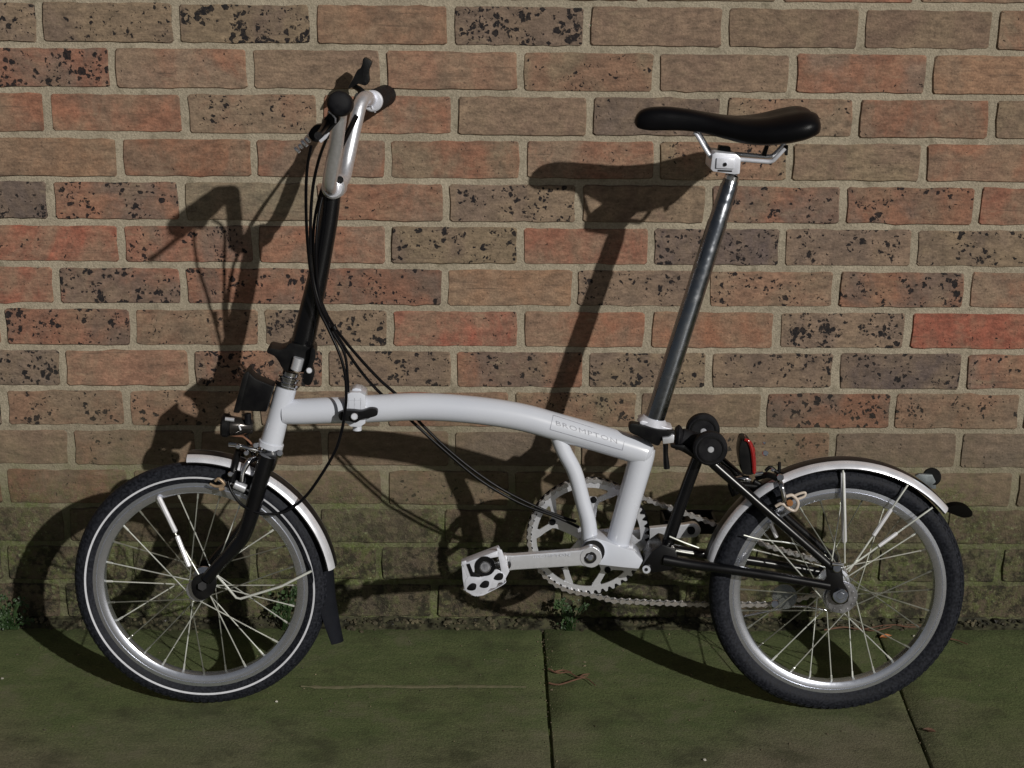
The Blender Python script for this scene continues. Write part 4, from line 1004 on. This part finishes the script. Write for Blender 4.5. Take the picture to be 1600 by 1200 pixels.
# far pedal
mb = MB(); c0 = bp(1080, 829, .085); cyl(mb, c0, c0+BN*.085, .008, 16)
for o in (.016, .074): plate(mb, [c0+BN*o+X1v*x+BU*z for x, z in ((-.045, -.012), (.045, -.012), (.045, .012), (-.045, .012))], BN*.004, .001)
for x in (-.045, .041): plate(mb, [c0+BN*.016+X1v*x-BU*.010, c0+BN*.016+X1v*(x+.004)-BU*.010, c0+BN*.016+X1v*(x+.004)+BU*.010, c0+BN*.016+X1v*x+BU*.010], BN*.060, .001)
mb.build('pedal', 'plastic', bike)
# near pedal: silver caged body, tipped forward
po, pi_ = -.150, -.085
mb = MB(); cyl(mb, bp(791, 882, -.074), bp(757, 886, -.150), .0085, 18)
ped = mb.build('pedal', 'plastic', bike)
mb = MB()
# outer cage plate made from bars and webs; black plates paint its dark windows
top_plate = [(721, 875), (731, 868), (777, 853), (782, 856), (784, 864), (775, 871)]
bplate(mb, [(720, 882), (779, 860), (782, 866), (723, 888)], -.152, .026, .0012)
bplate(mb, [(721, 878), (728, 876), (736, 904), (744, 918), (738, 931), (726, 922), (723, 905)], -.152, .004, .0008)
bplate(mb, [(776, 856), (784, 860), (796, 893), (786, 912), (779, 902), (783, 892)], -.152, .004, .0008)
bplate(mb, smooth_poly([(728, 905), (740, 899), (752, 902), (764, 896), (776, 890), (789, 900), (787, 909), (779, 911), (775, 918), (766, 920), (760, 927), (750, 927), (743, 932), (733, 927), (727, 922)], 3), -.153, .004, .0008)
bplate(mb, [(723, 882), (776, 864), (779, 870), (756, 874), (742, 884), (741, 896), (731, 903)], -.1525, .004, .0008)
bplate(mb, smooth_poly([(724, 921), (746, 932), (764, 926), (786, 914), (790, 910), (770, 922), (748, 928)], 2), -.152, .030, .0006)
mb.build('pedal_cage', 'pale', ped)
mb = MB(); revolve(mb, bp(758, 885, -.1545), X1v, BU, BN, [(.0095, 0), (.0158, 0), (.0158, .006), (.0095, .006)], 32)
for (x, y) in ((779, 901), (757, 913), (737, 917)): bplate(mb, smooth_poly([(x-7.5, y+3), (x-1, y-5), (x+7, y-4), (x+6, y+4), (x-1, y+6)], 3), -.1542, .002, .0004)
bplate(mb, [(729, 882), (734, 881), (739, 894), (749, 897), (750, 902), (736, 901)], -.1542, .002, .0003); mb.build('pedal_window_dark', 'plastic', ped)  # black plates in place of openings, their darkness put into the colour
mb = MB(); cyl(mb, bp(758, 886, -.1556), bp(758, 886, -.146), .0092, 20, bev=.002); mb.build('pedal_bearing', 'hubm', ped)
mb = MB(); bplate(mb, [(783, 868), (791, 868), (795, 893), (789, 900), (783, 892)], -.100, .016, .002); mb.build('pedal_boss', 'silver', ped)
mb = MB(); cyl(mb, bp(789, 886, -.103), bp(790, 886, -.099), .0045, 14); mb.build('amber_part_and_glint', 'amber', ped)  # orange reflection at the crank end, painted as a small disc
# chain
def chain_path():
    P = []
    sp0 = rc_+rn*.047; rs_ = .0275; Rc = RR+.0005; off = (cc-BO).dot(BN)+.0015
    def q(c, r, a): v = c+(X1v*math.cos(a)+BU*math.sin(a))*r; return v-BN*((v-BO).dot(BN)-off)
    # upper run: tangent on top of the ring back to the sprocket, round the back, idler, lower run, round the front of the ring
    for a in range(62, 268, 3): P.append(q(cc, Rc, math.radians(a)))
    P.append(bp(960, 938.5, .05)); P.append(bp(1025, 941.5, .05)); P.append(bp(1100, 944, .05)); P.append(bp(1160, 944.5, .05)); P.append(bp(1212, 944, .05))
    for a in range(200, 60, -20): P.append(q(bp(1226, 928, .05), .017, math.radians(-a+20)))
    for a in range(-120, 110, 20): P.append(q(sp0, rs_, math.radians(a)))
    P.append(bp(1200, 853, .05)); P.append(bp(1110, 816, .05)); P.append(bp(1010, 780, .05))
    return P
CP = chain_path()
def resample(P, step):
    out = [P[0].copy()]; Q = P+[P[0]]; cur = P[0]; acc = 0; i = 1
    while i < len(Q):
        d = (Q[i]-cur).length
        if acc+d >= step:
            cur = cur.lerp(Q[i], (step-acc)/d); out.append(cur.copy()); acc = 0
        else: acc += d; cur = Q[i]; i += 1
    return out
CQ = resample(CP, .0127)
mb = MB()
for p in CQ: cyl(mb, p-BN*.0035, p+BN*.0035, .0030, 8)
chain = mb.build('chain', 'darkchain', bike)
def link_mesh(w, r):
    m2 = MB(); P = .0127
    for s in (-1, 1):
        pts = []
        for k in range(7): a = math.pi/2+math.pi*k/6; pts.append(Vector((math.cos(a)*r, s*w, math.sin(a)*r)))
        pts.append(Vector((P/2, s*w, -r*.42)))
        for k in range(7): a = -math.pi/2+math.pi*k/6; pts.append(Vector((P+math.cos(a)*r, s*w, math.sin(a)*r)))
        pts.append(Vector((P/2, s*w, r*.42)))
        plate(m2, pts, Vector((0, s*.0011, 0)), 0)
    return m2
lm = [link_mesh(.0026, .0040), link_mesh(.0040, .0042)]
lo = []
for w_ in lm:
    o = w_.build('link', 'chain', None, smooth=False); lo.append(o.data); bpy.data.objects.remove(o)
for i in range(len(CQ)-1):
    p, q = CQ[i], CQ[i+1]; d = (q-p)
    if d.length < .010: continue
    d.normalize(); z = d.cross(BN).normalized(); z = -z if z.dot(BU) < 0 else z; y_ = z.cross(d)
    o = bpy.data.objects.new('link', lo[i % 2]); COL.objects.link(o); o.parent = chain
    mm = Matrix((d, y_, z)).transposed().to_4x4(); mm.translation = p-base; o.matrix_local = mm
# tensioner
mb = MB(); cyl(mb, bp(1226, 932, .040), bp(1226, 932, .043), .021, 32, bev=.0008); ten = mb.build('chain_tensioner', 'glass', bike)
mb = MB(); tube(mb, [bp(*p) for p in [(1162, 963, .04), (1200, 955, .04), (1238, 947, .04), (1260, 948, .04), (1300, 955, .044)]], .0026, 10); mb.build('tensioner_arm', 'chrome', ten)
mb = MB(); cyl(mb, bp(1211, 944, .036), bp(1211, 944, .042), .0075, 18, bev=.0015); mb.build('tensioner_bolt', 'chrome', ten)

# ---- stem, lower stem hinge
mb = MB(); btube(mb, [(519, 300, 0, .0140), (514, 340, 0, .0145), (505, 390, 0, .0152), (493, 450, 0, .0165), (479, 510, 0, .0180), (471, 545, 0, .0188)], 6, 28); stem = mb.build('handlebar_stem', 'black', bike)
mb = MB(); bplate(mb, smooth_poly([(417, 547), (422, 544), (436, 547), (446, 544), (454, 536), (484, 543), (490, 545), (492, 556), (486, 570), (480, 582), (462, 580), (444, 579), (436, 566), (428, 556), (418, 552)], 2), -.024, .048, .003); sh = mb.build('stem_hinge', 'plastic', bike)
mb = MB(); cyl(mb, bp(467, 559, -.028), bp(462, 578, -.028), .0088, 20, bev=.001); mb.build('hinge_barrel', 'silver', sh)
mb = MB(); bplate(mb, smooth_poly([(486, 545), (492, 546), (492, 562), (488, 572), (491, 584), (486, 600), (479, 602), (473, 597), (474, 583), (480, 574), (484, 560)], 3), -.040, .014, .003); hl = mb.build('clamp_lever', 'plastic', sh)
mb = MB(); cyl(mb, bp(483, 579, -.043), bp(483, 579, -.038), .0048, 14, bev=.001); mb.build('lever_bolt', 'silver', hl)
# ---- handlebar
mb = MB(); r = .0112
pts = [(534, 163, -.150, r), (533, 166, -.120, r), (531, 177, -.096, r), (528, 200, -.086, r), (524, 232, -.072, r), (518, 265, -.058, r), (515, 286, -.044, r), (518, 294, -.024, r),
       (524, 293, 0, r), (530, 288, .018, r), (537, 277, .034, r), (542, 255, .050, r), (549, 222, .064, r), (556, 190, .076, r), (562, 166, .088, r), (570, 153, .104, r), (580, 156, .124, r), (585, 157, .146, r)]
btube(mb, pts, 6, 22); hb = mb.build('handlebar', 'bar', bike)
mb = MB(); cyl(mb, bp(520, 293, -.024), bp(525, 291, .024), .0180, 26, bev=.003); bplate(mb, [(505, 285), (514, 305), (530, 306), (537, 294), (534, 276), (512, 276)], -.016, .032, .004); bc = mb.build('bar_clamp', 'bar', bike)
mb = MB(); cyl(mb, bp(531, 281, -.026), bp(531, 281, -.012), .0058, 12, bev=.001); bplate(mb, [(533, 282), (538, 288), (536, 298), (530, 302), (530, 290)], -.020, .006, .001); mb.build('clamp_bolt', 'plastic', bc)
for pa, pb in (((534, 163, -.140), (530.5, 162, -.268)), ((582, 158.5, .128), (607, 147, .262))):
    a, b = bp(*pa), bp(*pb); mb = MB(); d = b-a; L = d.length; pts = []; rd = []
    for k in range(25):
        t = k/24; pts.append(a+d*t); rd.append(.0172+.0006*(k % 2))
    pts += [b+d.normalized()*.004, b+d.normalized()*.0065]; rd += [.0148, .009]
    tube(mb, pts, rd, 26); mb.build('grip', 'rubber', hb)
mb = MB(); cyl(mb, bp(581, 158, .120), bp(583, 157.5, .128), .0172, 24, bev=.002); mb.build('grip_ring', 'pale', hb)
# near brake lever with barrel adjuster
mb = MB(); bplate(mb, smooth_poly([(526, 176), (516, 176), (508, 184), (502, 194), (499, 205), (505, 210), (514, 207), (522, 198), (530, 188)], 3), -.150, .030, .004)
bplate(mb, smooth_poly([(504, 196), (492, 196), (484, 204), (482, 212), (488, 220), (497, 222), (505, 214)], 3), -.142, .018, .003)
btube(mb, [(512, 190, -.145, .006), (506, 200, -.17, .005), (500, 208, -.21, .0045), (497, 212, -.27, .0042), (497, 212, -.295, .0055)], 6, 10)
lv = mb.build('brake_lever', 'plastic', bike)
mb = MB()
for k in range(5):
    t = k/4; x, y = 488-22*t, 211+21*t; a = bp(x, y, -.134); b = bp(x-3.6, y+3.4, -.134); cyl(mb, a, b, (.0072, .0058)[k % 2]-.0012*(t > .7), 14, bev=.0008)
mb.build('barrel_adjuster', 'silver', lv)
mb = MB(); tube(mb, [bp(*p) for p in [(513, 174, -.152), (519, 178, -.153), (524, 185, -.153), (524, 192, -.152)]], .0016, 8); tube(mb, [bp(*p) for p in [(500, 221, -.14), (508, 214, -.14), (513, 206, -.14)]], .0030, 8); mb.build('lever_band', 'pale', lv)
# far lever (points up)
mb = MB(); bplate(mb, smooth_poly([(544, 137), (552, 122), (558, 110), (562, 108), (566, 100), (567, 92), (572, 91), (581, 98), (577, 108), (576, 117), (577, 128), (570, 134), (560, 131), (550, 137)], 2), .150, .024, .003)
btube(mb, [(570, 150, .13, .006), (562, 140, .15, .005), (552, 134, .17, .004)], 5, 10)
btube(mb, [(560, 150, .14, .006), (556, 160, .17, .005), (560, 168, .20, .0045), (568, 166, .25, .0042)], 5, 10); lv2 = mb.build('brake_lever', 'plastic', bike)
mb = MB(); tube(mb, [bp(*p) for p in [(578, 160, .12), (582, 170, .12), (586, 175, .125)]], .0018, 8); tube(mb, [bp(*p) for p in [(555, 170, .09), (558, 182, .09)]], .0022, 8); mb.build('lever_screw', 'pale', lv2)
# ---- cables
def cable(pxs, r=.0025, mt='cable', name='cable'): return wire(name, pxs, r, mt, n=8, seg=10)
cable([(486, 228, -.134), (480, 262, -.12), (478, 310, -.10), (480, 372, -.07), (486, 430, -.05), (497, 480, -.045), (512, 512, -.045), (530, 552, -.05), (539, 585, -.052), (541, 620, -.050), (538, 650, -.046), (534, 672, -.044), (524, 704, -.042), (502, 742, -.040), (478, 775, -.040), (452, 796, -.042), (428, 803, -.045), (402, 801, -.048), (378, 789, -.045), (362, 768, -.040), (356, 752, -.036)], .0024)
cable([(512, 212, -.12), (498, 250, -.06), (488, 300, -.035), (485, 370, -.028), (489, 432, -.03), (503, 484, -.035), (530, 530, -.02), (560, 575, -.005), (590, 610, .015), (640, 655, .03), (692, 702, .03), (750, 750, .03), (812, 786, .03), (870, 808, .03), (905, 824, .03)], .0025)
cable([(556, 180, .07), (520, 250, .02), (496, 320, -.01), (489, 380, -.02), (493, 440, -.025), (512, 494, -.025), (545, 540, .0), (590, 590, .02), (625, 622, .03), (660, 664, .034), (716, 716, .034), (780, 762, .034), (850, 797, .034), (900, 815, .034)], .0025)
cable([(566, 168, .09), (530, 240, .0), (503, 310, -.02), (494, 380, -.035), (497, 452, -.03), (515, 510, -.03), (538, 552, -.03), (543, 590, -.03), (544, 612, -.025)], .0023)
mb = MB(); cyl(mb, bp(484, 398, -.055), bp(487, 425, -.052), .0034, 10); mb.build('cable_clip', 'plastic', bike)
mb = MB(); cyl(mb, bp(521, 510, -.035), bp(524, 515, -.035), .0042, 10); mb.build('cable_clip', 'plastic', bike)
cable([(1172, 745, .01), (1150, 770, .01), (1148, 752, .02), (1130, 730, .02)], .004, 'plastic', 'brake_cable')
cable([(1146, 775, .0), (1140, 758, .0), (1142, 742, .0), (1128, 728, 0)], .003, 'plastic', 'brake_cable')

# ---- decal on the main tube: outlined box and name
mid = [bp(x, y) for x, y, _ in MT]
P0, P1 = Vector((861, 661)), Vector((973, 694))     # axis of the label in the photograph
def axis_y(x):
    for (xa, ya, _), (xb, yb, _) in zip(MT, MT[1:]):
        if xa <= x <= xb: return ya+(yb-ya)*(x-xa)/(xb-xa)
    return MT[-1][1]
def skin(px, py):
    """point on the tube's near skin that is seen at this place"""
    rad = .0222*.998; o = -rad*.9
    for _ in range(4):
        p = bp(px, py, o); ax = bp(px, axis_y(px), 0)
        v = p-ax; perp = v.dot(BU)*.96; o = -math.sqrt(max(rad*rad-perp*perp, 1e-6))-.0004
    return bp(px, py, o)
def ink_line(mb, a, b, w, n=14):
    a, b = Vector(a), Vector(b); d = (b-a).normalized(); t = Vector((-d.y, d.x))*w/2; vs = []
    for i in range(n+1):
        q = a.lerp(b, i/n); vs += [skin(*(q-t)), skin(*(q+t))]
    mb.add(vs, [(2*i, 2*i+1, 2*i+3, 2*i+2) for i in range(n)])
mb = MB(); c4 = [(864.5, 648.5), (976.5, 684.5), (972.5, 703.5), (859.5, 671)]
for i in range(4): ink_line(mb, c4[i], c4[(i+1) % 4], .9 if i != 0 else .7)
mb.build('decal_border', 'decal', main)
def text_mesh(txt, o, ux, uy, size, mt, name, sk=skin, parent=main):
    cu = bpy.data.curves.new('lettering', 'FONT'); cu.body = txt; cu.size = 1; cu.resolution_u = 2; cu.space_character = 1.12
    to = bpy.data.objects.new('lettering', cu); COL.objects.link(to); bpy.context.view_layer.update()
    me = bpy.data.meshes.new_from_object(to.evaluated_get(bpy.context.evaluated_depsgraph_get())); COL.objects.unlink(to); bpy.data.objects.remove(to)
    bm = bmesh.new(); bm.from_mesh(me); bmesh.ops.triangulate(bm, faces=bm.faces)
    bmesh.ops.subdivide_edges(bm, edges=[e for e in bm.edges if e.calc_length() > .25], cuts=2)
    W = max(v.co.x for v in bm.verts); ux, uy = Vector(ux), Vector(uy); mb = MB(); bm.verts.index_update()
    mb.add([sk(*(Vector(o)+ux*(v.co.x/W*size)+uy*v.co.y)) for v in bm.verts], [tuple(v.index for v in f.verts) for f in bm.faces]); bm.free()
    ob = mb.build(name, mt, parent, smooth=False); return ob
text_mesh('BROMPTON', (829, 872.5), (1, -.055), (.0, -6.2), 62, 'decal_pale', 'engraved_name', lambda x, y: bp(x, y, -.0680), ck)
dx = Vector((112, 34)).normalized(); dyv = Vector((-.12, -1))
text_mesh('BROMPTON', (868, 664), dx, dyv*10.5, 101, 'decal', 'decal_lettering')
